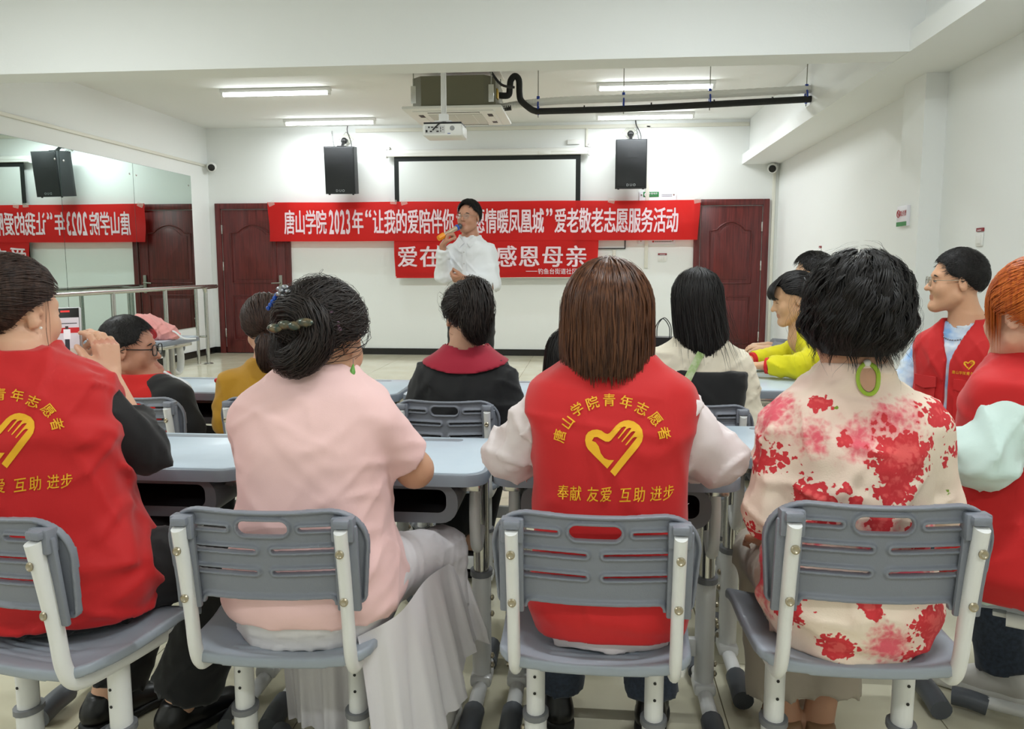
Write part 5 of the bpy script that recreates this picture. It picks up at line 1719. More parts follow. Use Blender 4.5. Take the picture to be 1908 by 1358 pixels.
# ---- woman in floral blouse with black curls
def floral_mat(p):
    m = mat('floral_chiffon', (228, 200, 172), .7, bump=(300, .08))
    nt = m.node_tree; b = nt.nodes['Principled BSDF']
    tc = nt.nodes.new('ShaderNodeTexCoord')
    def noise(sc, det=3):
        n = nt.nodes.new('ShaderNodeTexNoise'); n.inputs['Scale'].default_value = sc; n.inputs['Detail'].default_value = det
        nt.links.new(tc.outputs['Object'], n.inputs['Vector']); return n
    n1, n2, nb = noise(28, 4), noise(75, 2), noise(5, 3)
    vor = nt.nodes.new('ShaderNodeTexVoronoi'); vor.inputs['Scale'].default_value = 60; vor.feature = 'DISTANCE_TO_EDGE'; nt.links.new(tc.outputs['Object'], vor.inputs['Vector'])
    def M2(op, a, bb):
        q = nt.nodes.new('ShaderNodeMath'); q.operation = op
        for i, x in enumerate((a, bb)):
            if x is None: continue
            if isinstance(x, (int, float)): q.inputs[i].default_value = x
            else: nt.links.new(x, q.inputs[i])
        return q.outputs[0]
    def blob(c, r):
        d = nt.nodes.new('ShaderNodeVectorMath'); d.operation = 'DISTANCE'; d.inputs[1].default_value = c
        nt.links.new(tc.outputs['Object'], d.inputs[0])
        x = M2('DIVIDE', d.outputs['Value'], r)
        x = M2('ADD', x, M2('ADD', M2('MULTIPLY', M2('SUBTRACT', n1.outputs['Fac'], .5), 1.5), M2('MULTIPLY', M2('SUBTRACT', n2.outputs['Fac'], .5), .9)))
        x = M2('SUBTRACT', x, M2('MULTIPLY', M2('SUBTRACT', vor.outputs['Distance'], .12), .9))
        return M2('SUBTRACT', 1.0, x)
    def union(L):
        o = None
        for c, r in L:
            x = blob(c, r); o = x if o is None else M2('MAXIMUM', o, x)
        return o
    red = union([((.065, -.12, .895), .08), ((.05, -.13, .835), .055), ((-.097, -.08, 1.000), .030), ((.12, -.12, .88), .045), ((-.112, -.11, .79), .060), ((.148, -.13, .55), .075), ((.13, -.13, .47), .06), ((-.055, -.14, .505), .040), ((-.175, -.02, .87), .05), ((-.20, .0, .70), .05), ((-.15, -.1, .58), .055), ((.17, .0, .88), .045), ((.165, -.06, .98), .06), ((.095, -.12, .73), .035), ((-.03, -.13, .80), .018), ((-.05, -.13, .83), .016), ((-.075, -.12, .80), .016), ((.02, -.13, .76), .03), ((-.12, -.1, .80), .03), ((.0, -.14, .60), .03), ((-.06, -.12, .93), .03)])
    pink = union([((.06, -.12, .95), .075), ((-.02, -.12, .93), .05), ((.02, -.13, .72), .055), ((.08, -.13, .675), .06), ((-.115, -.1, .93), .045), ((.04, -.14, .51), .05), ((-.19, -.02, .62), .09), ((.14, -.1, .7), .06), ((-.1, -.12, .74), .05), ((-.17, 0., .95), .06)])
    grn = union([((-.066, -.085, 1.010), .018), ((-.060, -.09, .992), .016), ((.05, -.15, .452), .016), ((-.185, -.03, .80), .014), ((.18, -.02, .80), .014), ((-.14, -.1, .89), .02)])
    def sstep(x, a, bb):
        r = nt.nodes.new('ShaderNodeMapRange'); r.interpolation_type = 'SMOOTHSTEP'
        r.inputs['From Min'].default_value = a; r.inputs['From Max'].default_value = bb
        nt.links.new(x, r.inputs['Value']); return r.outputs[0]
    def mixc(f, a, bb):
        q = nt.nodes.new('ShaderNodeMix'); q.data_type = 'RGBA'
        nt.links.new(f, q.inputs[0])
        for i, x in ((6, a), (7, bb)):
            if isinstance(x, tuple): q.inputs[i].default_value = lin(x)
            else: nt.links.new(x, q.inputs[i])
        return q.outputs[2]
    base = mixc(sstep(nb.outputs['Fac'], .38, .62), (234, 216, 196), (236, 206, 192))
    c = mixc(sstep(pink, -.25, .7), base, (226, 92, 108))
    c = mixc(sstep(red, .12, .2), c, (204, 44, 52))
    c = mixc(sstep(red, .45, .8), c, (222, 86, 84))
    c = mixc(sstep(grn, .2, .3), c, (120, 150, 40))
    nt.links.new(c, b.inputs['Base Color'])
    return m
p = Person('curly black-haired woman in a sheer floral blouse of red blossoms on beige', (.557, 1.76), 0, (196, 146, 116))
p.torso(.480, .985, .178, .145, .150, .160, dep=.115, lean=.0, hunch=.02)
p.head((-.004, .035, 1.155))
p.arm = {'L': ((-.142, .01, .920), (-.172, -.01, .745), (-.130, .15, .625)), 'R': ((.142, .01, .920), (.178, .02, .75), (.12, .17, .635))}
rest_hand(p, 'L'); rest_hand(p, 'R')
p.seated_legs(.478, kx=.10, ky=.40, ax=.042, ay=.30, r=1.0)
p.body()
C_FLOR = floral_mat(p)
p.garment('blouse', C_FLOR, torso=(.468, 1.07, .010), arms={'L': (0, 1.30, .010, .016), 'R': (0, 1.5, .010, .016)}, neck=(.062, .02, .0), fold=(.0042, (.07, .18), 9), vox=.0068,
          extra=[(cone((0, .018, 1.02), (0, .024, 1.080), .074, .068), .02)])
p.garment('trousers', cloth('trousers_taupe', (178, 166, 150)), torso=(.44, .68, .0), legs={'L': (1.84, .006, .045), 'R': (1.80, .006, .05)}, fold=(.003, (.03, .09), 6), vox=.0125)
for sd in ('L', 'R'): shoe(p, sd, mat('shoe_tan', (150, 116, 86), .5), SO_BLK, 0)
M_LIME = cloth('lime_piping', (150, 178, 40), .5)
ring = [(.003 + .021 * math.sin(a), -.068 - .008 * math.cos(a) + .0, 1.040 + .030 * math.cos(a)) for a in np.linspace(.25, 2 * math.pi - .25, 26)]
fnb = on_surface(bpy.data.objects[[o.name for o in p.t.children if o.name.startswith('blouse')][0]])
ring = [(x, fnb(x, z)[1] - .002, z) for x, y, z in ring]
lp = MB().tube(ring, .0048, seg=8, flat=((0, 1, 0), .6)).build('keyhole_binding', M_LIME, p.t)
Vk = [(x * .8, y - .0005, 1.040 + (z - 1.040) * .8) for x, y, z in ring]
MB().prism(Vk, (0, .001, 0)).build('keyhole_skin', p.skin, p.t)
MB().sph((.003, fnb(.003, 1.07)[1] - .004, 1.071), .008, 12, 8).build('pearl_button', mat('pearl', (232, 228, 222), .2), p.t)
S1 = [hang_paths(44, 16, 1, -.058, rad=(.096, .114, .108), cen=(0, -.02, .028), sheet=True, flare=1.02, inward=.030, open_deg=52)[0]]
P_, N_ = hang_paths(3300, 14, 21, -.048, rad=(.097, .117, .112), cen=(0, -.02, .028), flare=1.03, inward=.020, tipj=.018, rj=.0055, wav=.009, wave_n=2.8, clump=300, open_deg=50)
P2, N2 = hang_paths(110, 22, 22, -.05, rad=(.112, .124, .120), cen=(0, -.02, .028), flare=1.04, inward=.0, tipj=.03, rj=.006, wav=.012, wave_n=2.6, open_deg=50)
p.hair_mesh(S1, [(P_, N_, RNG.uniform(.0008, .0016, 3300)), (P2, N2, .0004)], H_BLACK)

# ---- volunteer filming with a phone
p = Person('dark-haired volunteer in red vest over black sleeves holding up a phone to film', (-1.215, 1.735), 20, (216, 168, 138), vox=.0118, head_vox=.0068)
p.torso(.46, 1.015, .190, .156, .160, .170, dep=.108, lean=.03, hunch=.0, side=-.075)
p.head(p.loc(-1.318, 1.755, 1.160), yaw=-38, pitch=-4)
L = p.loc
p.arm = {'L': ((-.212, .02, .945), L(-1.50, 1.84, .84), L(-1.440, 2.020, .975)), 'R': ((.072, .02, .945), L(-1.085, 1.86, .82), L(-1.240, 1.985, .985))}
up = np.array([-.05, .06, .10])
p.hand['R'] = dict(w=p.arm['R'][2], fwd=np.array([-.12, .20, .90]), nrm=(-.75, .66, -.1), curl=(.45, .5, .55, .6), thumb=.75, side=1, sc=.95)
p.hand['L'] = dict(w=p.arm['L'][2], fwd=np.array([.50, .06, .48]), nrm=(.15, -1.0, .1), curl=(.12, .12, .14, .16), thumb=.5, side=-1, sc=.95)
p.finehands = True
p.seated_legs(.46, kx=.12, ky=.42, ax=.12, ay=.34, r=1.05)
p.leg['R'] = ((.09, .0, .548), L(-.93, 2.02, .50), L(-1.105, 2.0, .09), 1.1, True)
p.leg['L'] = ((-.08, .02, .548), L(-1.20, 2.12, .50), L(-1.33, 2.02, .09), 1.1, True)
p.body()
p.garment('long_sleeved_top', C_BLACK, torso=(.46, 1.07, .010), arms={'L': (0, 1.55, .008, .020), 'R': (0, 1.45, .008, .024)}, neck=(.060, .0, .0), fold=(.005, (.07, .16), 9), cutfn=lambda X, Y, Z: UNDER(X + .075 * np.clip((Z - .46) / .555, 0, 1), Y, Z))
v = p.garment('vest', C_RED, torso=(.475, 1.088, .028), neck=(.064, .0, .004), fold=(.0050, (.12, .26), 9, (.7, .7, 1.3)), n=3.4, vox=.0068,
              cutfn=lambda X, Y, Z: np.abs(X + .075 * np.clip((Z - .46) / .555, 0, 1)) - (.194 + .10 * np.clip((.86 - Z) / .16, 0, 1) ** 1.5) + 0 * Y + 0 * Z)
vest_print(p, v, -.074, .90)
p.garment('trousers', C_BLACK, torso=(.44, .70, .006), legs={'L': (1.9, .012, .05), 'R': (1.9, .012, .05)}, fold=(.004, (.04, .1), 6), vox=.0125)
for sd in ('L', 'R'): shoe(p, sd, SH_BLK, SO_BLK, -50)
P1, N1 = gather_paths(p, 2400, 8, 15, (.0, -.95, .05), off=.014, spread=.3, wob=.003, jit=.003, nape=150)
tl = [(.0, -.112, .035), (-.005, -.145, .035), (-.008, -.160, -.02), (-.010, -.155, -.09), (-.008, -.140, -.15)]
P2, N2 = tail_paths(900, 9, 16, tl, [.022, .038, .046, .044, .026], wav=.003)
P3, N3 = hang_paths(60, 12, 17, -.09, rad=(.084, .1, .092), flare=1.0, inward=-.01, open_deg=75)
P3 = P3.copy(); P3[..., 0] = np.abs(P3[..., 0]); keep = (P3[:, -1, 1] > .02); P3 = P3[keep]; N3 = N3[keep]
p.hair_mesh([cap_sheet(.014, nape=150), tail_sheet(tl, [.022, .038, .046, .044, .026])], [(P1, N1, .0011), (P2, N2, .0012), (P3, N3, .0005)], H_DKBR)
local_mb(p, lambda mb: mb.sph((.085, .0, -.030), .0035, 8, 6)).build('ear_stud', mat('pearl', (232, 228, 222), .2), p.t)
# the phone itself
ph = thing('phone', 'smartphone in a clear case showing the singer on its screen', 'phone', (-1.362, 2.0, 1.083), R_(6))
ph.rotation_euler = (R_(-6), R_(-2), R_(6))
MB().box((0, 0, 0), (.076, .009, .158), bev=.004, seg=3).build('case', mat('phone_case', (205, 208, 210), .25), ph)
MB().box((0, -.0048, 0), (.071, .001, .153), bev=.0004).build('bezel', M_BLACK, ph)
def scr(name, rgb, x0, x1, z0, z1, y, st=.28):
    return MB().box(((x0 + x1) / 2, y, (z0 + z1) / 2), (x1 - x0, .0002, z1 - z0)).build(name, mat('screen_' + name, rgb, .2, emit=(rgb, st)), ph)
scr('screen_wall', (206, 202, 208), -.035, .035, -.045, .052, -.0056)
scr('screen_floor', (196, 190, 176), -.035, .035, -.045, -.028, -.0058)
scr('screen_banner', (190, 30, 36), -.035, .035, .012, .026, -.0058)
scr('screen_border', (30, 34, 34), -.025, .03, .036, .038, -.0059)
scr('screen_record_mark', (230, 60, 60), -.012, .012, .066, .071, -.0056)
scr('screen_figure_shirt', (235, 235, 240), -.006, .012, -.004, .022, -.006)
scr('screen_figure_trousers', (40, 40, 50), -.003, .009, -.034, -.004, -.006)
scr('screen_figure_head', (60, 44, 40), -.001, .007, .022, .03, -.006)

# ---- singer
p = Person('young man in white shirt and glasses standing and singing into a microphone', (-.865, 5.82), 166, (190, 138, 112), vox=.0118, head_vox=.0048)
p.torso(.90, 1.405, .142, .134, .140, .152, dep=.098)
p.head((.0, .03, 1.602), yaw=-6, pitch=4, sc=.92)
p.nose = 1.05
p.arm = {'R': ((.136, .0, 1.355), (.160, .13, 1.205), (.105, .245, 1.405)), 'L': ((-.136, .0, 1.355), (-.185, .03, 1.14), (-.045, .205, 1.175))}
p.hand['R'] = dict(w=p.arm['R'][2], fwd=(-.35, -.1, .75), nrm=(-.7, -.45, -.2), curl=(.95, 1.0, 1.0, 1.05), thumb=.9, side=-1, sc=.95)
p.hand['L'] = dict(w=p.arm['L'][2], fwd=(1, .25, .05), nrm=(.1, -.5, .6), curl=(.9, .95, 1.0, 1.0), thumb=.8, side=-1, sc=.95)
p.finehands = True
p.leg = {'L': ((-.085, 0, .88), (-.10, .02, .49), (-.11, -.01, .09), .95, True), 'R': ((.085, 0, .88), (.10, .02, .49), (.11, -.01, .09), .95, True)}
p.body()
p.garment('shirt', C_SHIRT, torso=(.90, 1.480, .014), arms={'L': (0, 1.93, .012, .017), 'R': (0, 1.90, .012, .017)}, neck=(.058, -.004, .008), fold=(.006, (.10, .24), 9), vox=.007, k=.03,
          cutfn=lambda X, Y, Z: np.where(np.abs(X) < .2, (.955 - .5 * np.abs(X) * 0 + .10 * (np.abs(X) / .17) ** 4) - Z, -9))
p.garment('trousers', cloth('trousers_black', (24, 22, 24)), torso=(.86, 1.01, .004), legs={'L': (1.98, .012, .035), 'R': (1.98, .012, .035)}, fold=(.003, (.05, .12), 6), vox=.0125)
for sd in ('L', 'R'): shoe(p, sd, SH_BLK, SO_WHT, 0)
fs = on_surface([o for o in p.t.children if o.name.startswith('shirt')][0], front=True)
for sx in (-1, 1):      # collar wings
    a = [(sx * .010, 1.425), (sx * .062, 1.475), (sx * .085, 1.445), (sx * .040, 1.392)]
    P4 = [Vector((x, max(fs(x, z)[1] if z < 1.44 else .075 - abs(x) * .35, .055) + .004, z)) for x, z in a]
    MB().prism(P4, (0, .004, 0)).build('collar', C_SHIRT, p.t)
pl = [(0.0, fs(0.0, z)[1] + .002, z) for z in np.linspace(1.40, .99, 12)]
pk = MB().tube(pl, .016, seg=6, flat=((0, 1, 0), .12)).build('placket', C_SHIRT, p.t)
for z in (1.36, 1.28, 1.20, 1.12, 1.04):
    MB().lathe([(.005, 0), (.005, .002)], (0, fs(0, z)[1] + .004, z), 10, (0, 1, 0)).build('button', mat('button_pearl', (206, 206, 204), .3), pk)
eyes(p, closed=True)
spectacles(p, mat('wire_frame', (150, 140, 120), .3, .8), thick=.0011)
short_hair(p, H_BLACK, N=1500, seed=4, length=(.022, .040), lift=.25, front=46, side=86, nape=124, off=.010, fringe=.0, topvol=.020, w=.0022)
# microphone in his hand
mw = p.hh((.012, .120, -.078)); hw_ = np.array(p.arm['R'][2]) + np.array([-.03, -.02, .085])
d_ = (mw - hw_); d_ /= np.linalg.norm(d_)
W = p.t.matrix_basis
mic = thing('microphone', 'wireless microphone with orange base ring held to the singing mouth', 'microphone', (0, 0, 0))
Mw = Matrix.Translation(Vector((p.pos[0], p.pos[1], 0))) @ Matrix.Rotation(p.yaw, 4, 'Z')
mic.matrix_world = Mw
hd0 = mw - d_ * .0
MB().sph(hd0, .021, 14, 10).build('mesh_head', mat('mic_grey', (90, 92, 96), .4, .6), mic)
MB().cyl(hd0 - d_ * .03, hd0 - d_ * .016, .0215, seg=14).build('blue_ring', mat('mic_blue', (40, 90, 190), .4), mic)
MB().cyl(hd0 - d_ * .17, hd0 - d_ * .02, .013, .0175, seg=14).build('handle', mat('mic_champagne', (196, 176, 150), .35, .4), mic)
M_ORG = mat('mic_orange', (244, 150, 24), .45)
MB().cyl(hd0 - d_ * .195, hd0 - d_ * .145, .019, .022, seg=8).build('orange_base', M_ORG, mic)

# ---- boy with glasses
p = Person('boy in black-rimmed glasses and a red and black tracksuit looking sideways', (-1.800, 3.08), -10, (186, 130, 104), vox=.0125, head_vox=.005)
p.torso(.455, .775, .182, .172, .166, .160, dep=.112, lean=.02, hunch=.02)
p.cheek = .012; p.nose = .88
p.head(p.loc(-1.842, 3.095, .933), yaw=-66, pitch=0, sc=1.04)
L = p.loc
p.arm = {'L': ((-.150, .0, .735), (-.205, -.02, .62), (-.095, .135, .635)), 'R': ((.150, .0, .735), (.205, .0, .63), (.095, .135, .635))}
lap_hands(p)
p.ra = 1.1
p.seated_legs(.455, kx=.11, ky=.36, ax=.10, ay=.30)
p.body()
p.garment('jacket', C_TRK, torso=(.44, .842, .018), neck=(.072, -.01, .0), fold=(.002, (.05, .12), 6), extra=[(cone((-.02, .02, .775), (-.02, .03, .835), .094, .084), .02)])
sl = []
for sd, g_ in (('L', -1), ('R', 1)):
    o = p.garment('black_sleeve', C_BLACK, arms={sd: (0, 1.9, .026, .030)}, extra=[(cone((g_ * .085, .01, .782), (g_ * .150, 0, .742), .062, .078), .02)], fold=(.0026, (.05, .12), 6))
    sh, el, wr = [np.array(a, float) for a in p.arm[sd]]
    MB().tube(bez([(g_ * .07, .055, .842), (g_ * .11, .06, .822), tuple(sh + [g_ * .04, .045, .062]), tuple(el * .6 + sh * .4 + [g_ * .03, .05, .05]), tuple(el + [g_ * .04, .03, .05])], 5), .007, seg=6).build('white_piping', C_SHIRT, o)
    MB().tube([tuple(el + [g_ * .045, -.02, -.04]), tuple(el + [g_ * .035, .05, -.05])], .012, seg=6).build('red_inset', C_TRK, o)
fb = on_surface([o for o in p.t.children if o.name.startswith('jacket')][0])
parts = [boxed(ch, .010 + (i - 5.5) * .027 + 0, .692, .034, .036, .02) for i, ch in enumerate('FOOTBALL SE') if ch != ' ']
parts, parts2 = parts[:8], parts[8:]
V_, F_ = merge2d(parts)
obj('back_lettering', np_mesh('back_lettering', np.array([fb(u, v_) for u, v_ in V_]), F_, mat('white_print', (225, 220, 218), .6)), p.t)
V_, F_ = merge2d(parts2)
obj('back_lettering', np_mesh('back_lettering', np.array([fb(u, v_) for u, v_ in V_]), F_, MATS['white_print']), p.t)
p.garment('trousers', C_BLACK, torso=(.43, .66, .004), legs={'L': (1.9, .012, .03), 'R': (1.9, .012, .03)}, vox=.0125)
for sd in ('L', 'R'): shoe(p, sd, SH_WHT, SO_WHT, 0)
eyes(p)
spectacles(p, M_BLACK, thick=.0022, square=True, sz=1.05)
short_hair(p, H_BLACK, N=3000, seed=8, length=(.012, .022), lift=.12, front=54, side=96, nape=150, off=.009, fringe=.2, topvol=.014, w=.0009)

# ---- woman in mustard top with low ponytail
p = Person('woman in mustard top with a low black ponytail in a dark scrunchie', (-1.262, 3.075), 4, (206, 158, 130), vox=.0125)
p.torso(.455, .845, .175, .158, .162, .165, dep=.106, lean=.02, hunch=.03)
p.head((-.02, .05, 1.032), yaw=14, pitch=-8, sc=.98)
p.arm = {'L': ((-.150, .01, .80), (-.160, -.02, .66), (-.095, .135, .635)), 'R': ((.150, .01, .80), (.185, -.02, .66), (.095, .135, .635))}
lap_hands(p)
p.seated_legs(.455, kx=.09, ky=.36, ax=.04, ay=.32)
for sd_, k_, x_ in (('L', -.010, .0), ('R', .135, .095)): p.leg[sd_] = (p.leg[sd_][0], (k_, .36, .487), (x_, .32, .09)) + p.leg[sd_][3:]
p.body()
p.garment('top', C_MUST, torso=(.44, .91, .014), arms={'L': (0, 1.7, .016, .026), 'R': (0, 1.7, .016, .026)}, neck=(.064, -.01, .0), fold=(.0034, (.05, .12), 6))
p.garment('trousers', C_BLACK, torso=(.43, .66, .002), legs={'L': (1.9, .012, .03), 'R': (1.9, .012, .03)}, vox=.0125)
for sd in ('L', 'R'): shoe(p, sd, SH_BLK, SO_BLK, 0)
P1, N1 = gather_paths(p, 1300, 8, 25, (.05, -.88, -.62), off=.012, spread=.3, wob=.003, jit=.003)
tl = [(.0, -.105, -.045), (.0, -.125, -.065), (.0, -.128, -.10), (.004, -.118, -.15), (.008, -.105, -.19)]
P2, N2 = tail_paths(500, 11, 26, tl, [.018, .024, .036, .034, .016], wav=.002)
p.hair_mesh([cap_sheet(.012), tail_sheet(tl, [.018, .024, .036, .034, .016])], [(P1, N1, .0019), (P2, N2, .0018)], H_DKBR)
mb = MB()
for k in range(16):
    a = k / 16 * 6.283
    mb.sph(tuple(p.hh((.026 * math.cos(a), -.122 + .006 * math.sin(a * 3), -.068 + .018 * math.sin(a)))), .011, 8, 6)
mb.build('scrunchie', cloth('scrunchie_black', (24, 23, 26)), p.t)

# ---- woman in black with crimson collar
p = Person('woman in black top with wide crimson boat collar and loosely clipped dark hair', (-.487, 3.08), 0, (208, 160, 132), vox=.0125)
p.torso(.455, .895, .175, .160, .168, .172, dep=.106, lean=.02, hunch=.04)
p.head((.005, .075, 1.060), yaw=10, pitch=-12, sc=1.0)
p.arm = {'L': ((-.150, .02, .827), (-.195, -.01, .67), (-.095, .135, .635)), 'R': ((.150, .02, .827), (.195, -.01, .67), (.095, .135, .635))}
lap_hands(p)
p.seated_legs(.455, kx=.08, ky=.36, ax=.06, ay=.16)
for sd_, x_ in (('L', -.095), ('R', .005)): p.leg[sd_] = p.leg[sd_][:2] + ((x_, .16, .09),) + p.leg[sd_][3:]
p.body()
p.garment('top', C_BLACK, torso=(.44, .96, .012), arms={'L': (0, 1.7, .012, .020), 'R': (0, 1.7, .012, .020)}, neck=(.092, -.03, .0), fold=(.005, (.07, .18), 9))
p.garment('boat_collar', C_CRIM, torso=(.80, .97, .026), neck=(.086, -.03, .0), vox=.0068, cutfn=lambda X, Y, Z: np.maximum((.862 + 1.25 * X * X) - Z, np.abs(X) - .165) + 0 * Y)
p.garment('trousers', C_BLACK, torso=(.43, .66, .002), legs={'L': (1.86, .012, .024), 'R': (1.86, .012, .024)}, vox=.0125)
for sd in ('L', 'R'): shoe(p, sd, SH_BLK, SO_BLK, 0)
P1, N1 = gather_paths(p, 1700, 9, 35, (.12, -.85, .35), off=.017, spread=.6, wob=.008, jit=.006)
tl = [(.01, -.09, .10), (.022, -.120, .09), (.032, -.128, .02), (.030, -.122, -.05), (.05, -.100, -.105)]
P2, N2 = tail_paths(1000, 9, 36, tl, [.040, .058, .064, .056, .030], wav=.010)
P3, N3 = gather_paths(p, 60, 9, 39, (.1, -.8, .4), off=.024, spread=2.4, wob=.02, jit=.014)
p.hair_mesh([cap_sheet(.016), tail_sheet(tl, [.040, .058, .064, .056, .030])], [(P1, N1, .0019), (P2, N2, .0019), (P3, N3, .0007)], H_BLACK2)
nk = [tuple(np.array([.057 * math.sin(a), .058 - .062 * math.cos(a), .965 - .012 * math.cos(a)])) for a in np.linspace(0, 6.283, 24, endpoint=False)]
MB().tube(nk, .0016, seg=5, closed=True).build('necklace', M_SILV, p.t)

# ---- long-haired woman in cream
p = Person('woman with long straight black hair in cream puff-sleeved blouse under a black pinafore', (.398, 3.092), -4, (214, 170, 142), vox=.0125)
p.torso(.455, .950, .165, .145, .152, .166, dep=.105, lean=.02, hunch=.02)
p.head((-.005, .04, 1.128), yaw=-6, pitch=-3, sc=.98)
p.arm = {'L': ((-.145, .01, .887), (-.178, -.01, .69), (-.095, .135, .635)), 'R': ((.145, .01, .887), (.184, -.01, .69), (.095, .135, .635))}
lap_hands(p)
p.seated_legs(.455, kx=.08, ky=.34, ax=.06, ay=.34)
p.leg['R'] = ((.085, .02, .543), p.loc(.575, 3.42, .50), p.loc(.625, 3.685, .09), 1.0, True)
p.leg['L'] = ((-.085, .02, .543), p.loc(.30, 3.42, .495), p.loc(.315, 3.425, .09), 1.0, True)
p.body()
p.garment('blouse', C_CREAM, torso=(.45, 1.015, .013), arms={'L': (0, 1.35, .018, .032), 'R': (0, 1.35, .018, .032)}, neck=(.060, .0, .0), fold=(.005, (.05, .13), 9))
p.garment('pinafore', C_BLACK, torso=(.452, .885, .029), fold=(.004, (.12, .25), 6), n=4.5)
p.garment('trousers', C_BLACK, torso=(.43, .66, .004), legs={'L': (1.9, .012, .03), 'R': (1.9, .012, .03)}, vox=.0125)
for sd in ('L', 'R'): shoe(p, sd, mat('shoe_blue', (52, 84, 170), .5), SO_WHT, 0)
fc_ = on_surface([o for o in p.t.children if o.name.startswith('pinafore')][0])
st_ = [(x, (fc_(x, z)[1] if z < .878 else fc_(x, .87)[1] + .004) - .003, z) for x, z in zip(np.linspace(.005, -.075, 10), np.linspace(.955, .79, 10))]
MB().tube(st_, .014, seg=8, flat=((0, 1, 0), .16)).build('bag_strap', mat('strap_green', (196, 206, 170), .6, vary=((140, 176, 90), 40)), p.t)
S1 = [hang_paths(40, 18, 1, -.195, rad=(.092, .110, .100), sheet=True, flare=1.0, inward=.022, open_deg=64, drop_ctr=(.022, .02))[0]]
P_, N_ = hang_paths(1900, 8, 41, -.210, rad=(.094, .112, .102), flare=1.02, inward=.018, tipj=.028, rj=.004, open_deg=64, drop_ctr=(.026, .02))
P2, N2 = hang_paths(60, 13, 42, -.20, rad=(.098, .112, .102), flare=1.2, inward=-.02, tipj=.03, rj=.006, open_deg=100, drop_ctr=(.05, .0))
p.hair_mesh(S1, [(P_, N_, RNG.uniform(.001, .0026, 1900)), (P2, N2, .001)], H_BLACK)

# ---- child beside her
p = Person('small child with straight black hair half hidden behind the brown bob', (-.045, 2.955), 0, (214, 170, 142), vox=.012)
p.torso(.455, .745, .13, .12, .12, .12, dep=.095, hunch=.02)
p.head((-.030, .035, .925), sc=.93)
p.arm = {'L': ((-.11, .0, .715), (-.135, -.01, .61), (-.07, .115, .62)), 'R': ((.11, .0, .715), (.135, -.01, .61), (.07, .115, .62))}
lap_hands(p, .78); p.ra = .85
p.seated_legs(.455, kx=.07, ky=.32, ax=.05, ay=.28, r=.85)
for sd_, k_, x_ in (('L', .01, .048), ('R', .115, .145)): p.leg[sd_] = (p.leg[sd_][0], (k_, .34, .495), (x_, .36, .09)) + p.leg[sd_][3:]
p.body()
p.garment('top', cloth('lilac_top', (150, 130, 186)), torso=(.44, .81, .012), arms={'L': (0, 1.6, .014, .02), 'R': (0, 1.6, .014, .02)}, neck=(.058, -.006, .0), vox=.009)
p.garment('trousers', C_JEANS, torso=(.43, .64, .002), legs={'L': (1.85, .01, .02), 'R': (1.85, .01, .02)}, vox=.0125)
for sd in ('L', 'R'): shoe(p, sd, SH_WHT, SO_WHT, 0, L=.21)
S1 = [hang_paths(40, 14, 1, -.125, sheet=True, flare=1.06, inward=0, open_deg=60)[0]]
P_, N_ = hang_paths(900, 8, 51, -.135, flare=1.1, inward=-.01, tipj=.02, rj=.004, open_deg=60)
p.hair_mesh(S1, [(P_, N_, .0018)], H_BLACK)

# ---- woman in yellow at the side desks
p = Person('woman in a bright yellow long-sleeved top looking down at the side desks', (1.235, 4.03), 92, (214, 168, 128), vox=.0125, head_vox=.0052)
p.torso(.455, .900, .165, .155, .155, .150, dep=.108, lean=.19, hunch=.09)
p.head(p.loc(.955, 4.02, 1.105), yaw=0, pitch=-14, sc=.98)
p.arm = {'L': ((-.140, .16, .865), (-.185, .29, .805), (-.115, .43, .80)), 'R': ((.140, .16, .865), (.17, .30, .805), (.10, .45, .80))}
rest_hand(p, 'L'); rest_hand(p, 'R')
p.seated_legs(.455, ky=.29, ax=.05, ay=.03)
p.footdir = (0, .78, 0)
for sd_, x_ in (('L', -.065), ('R', .020)): p.leg[sd_] = p.leg[sd_][:2] + ((x_, .085, .09),) + p.leg[sd_][3:]
p.body()
p.garment('top', C_YELLOW, torso=(.44, .975, .014), arms={'L': (0, 1.86, .016, .018), 'R': (0, 1.86, .016, .018)}, neck=(.062, -.012, .0), fold=(.0036, (.05, .12), 7))
for sd in ('L', 'R'):
    sh, el, wr = [np.array(a, float) for a in p.arm[sd]]
    d = (wr - el) / np.linalg.norm(wr - el)
    MB().cyl(wr - d * .022, wr - d * .006, .040, .038, seg=16).build('red_cuff', C_TRK, p.t)
p.garment('trousers', cloth('trousers_red', (196, 22, 28)), torso=(.43, .66, .004), legs={'L': (1.9, .012, .03), 'R': (1.9, .012, .03)}, vox=.0125)
for sd in ('L', 'R'): shoe(p, sd, SH_BLK, SO_BLK, 0, L=.205)
eyes(p, closed=True)
P1, N1 = gather_paths(p, 1500, 8, 65, (.0, -.98, -.1), off=.013, spread=.4, wob=.005, jit=.004, front=48)
tl = [(.0, -.105, .0), (.0, -.135, .02), (.0, -.145, -.02), (.0, -.125, -.05)]
P2, N2 = tail_paths(260, 10, 66, tl, [.03, .035, .035, .02], wav=.006)
gb = np.random.default_rng(3)
fr_ = []
for i in range(260):
    x0 = gb.uniform(-.065, .065); s0 = gb.uniform(-.002, .002)
    fr_.append(bez([(x0 * .5, .035, .118), (x0 * .85, .078 + s0, .088), (x0, .098 + s0, .052), (x0 * 1.06 + .006, .092 + s0, .022 + gb.uniform(-.006, .010))], 3))
fr_ = np.array(fr_); nf_ = fr_ - HC; nf_ /= np.linalg.norm(nf_, axis=2, keepdims=True)
p.hair_mesh([cap_sheet(.012, front=50), tail_sheet(tl, [.03, .035, .035, .02])], [(P1, N1, .0018), (P2, N2, .0018), (fr_, nf_, .0018)], H_BLACK)
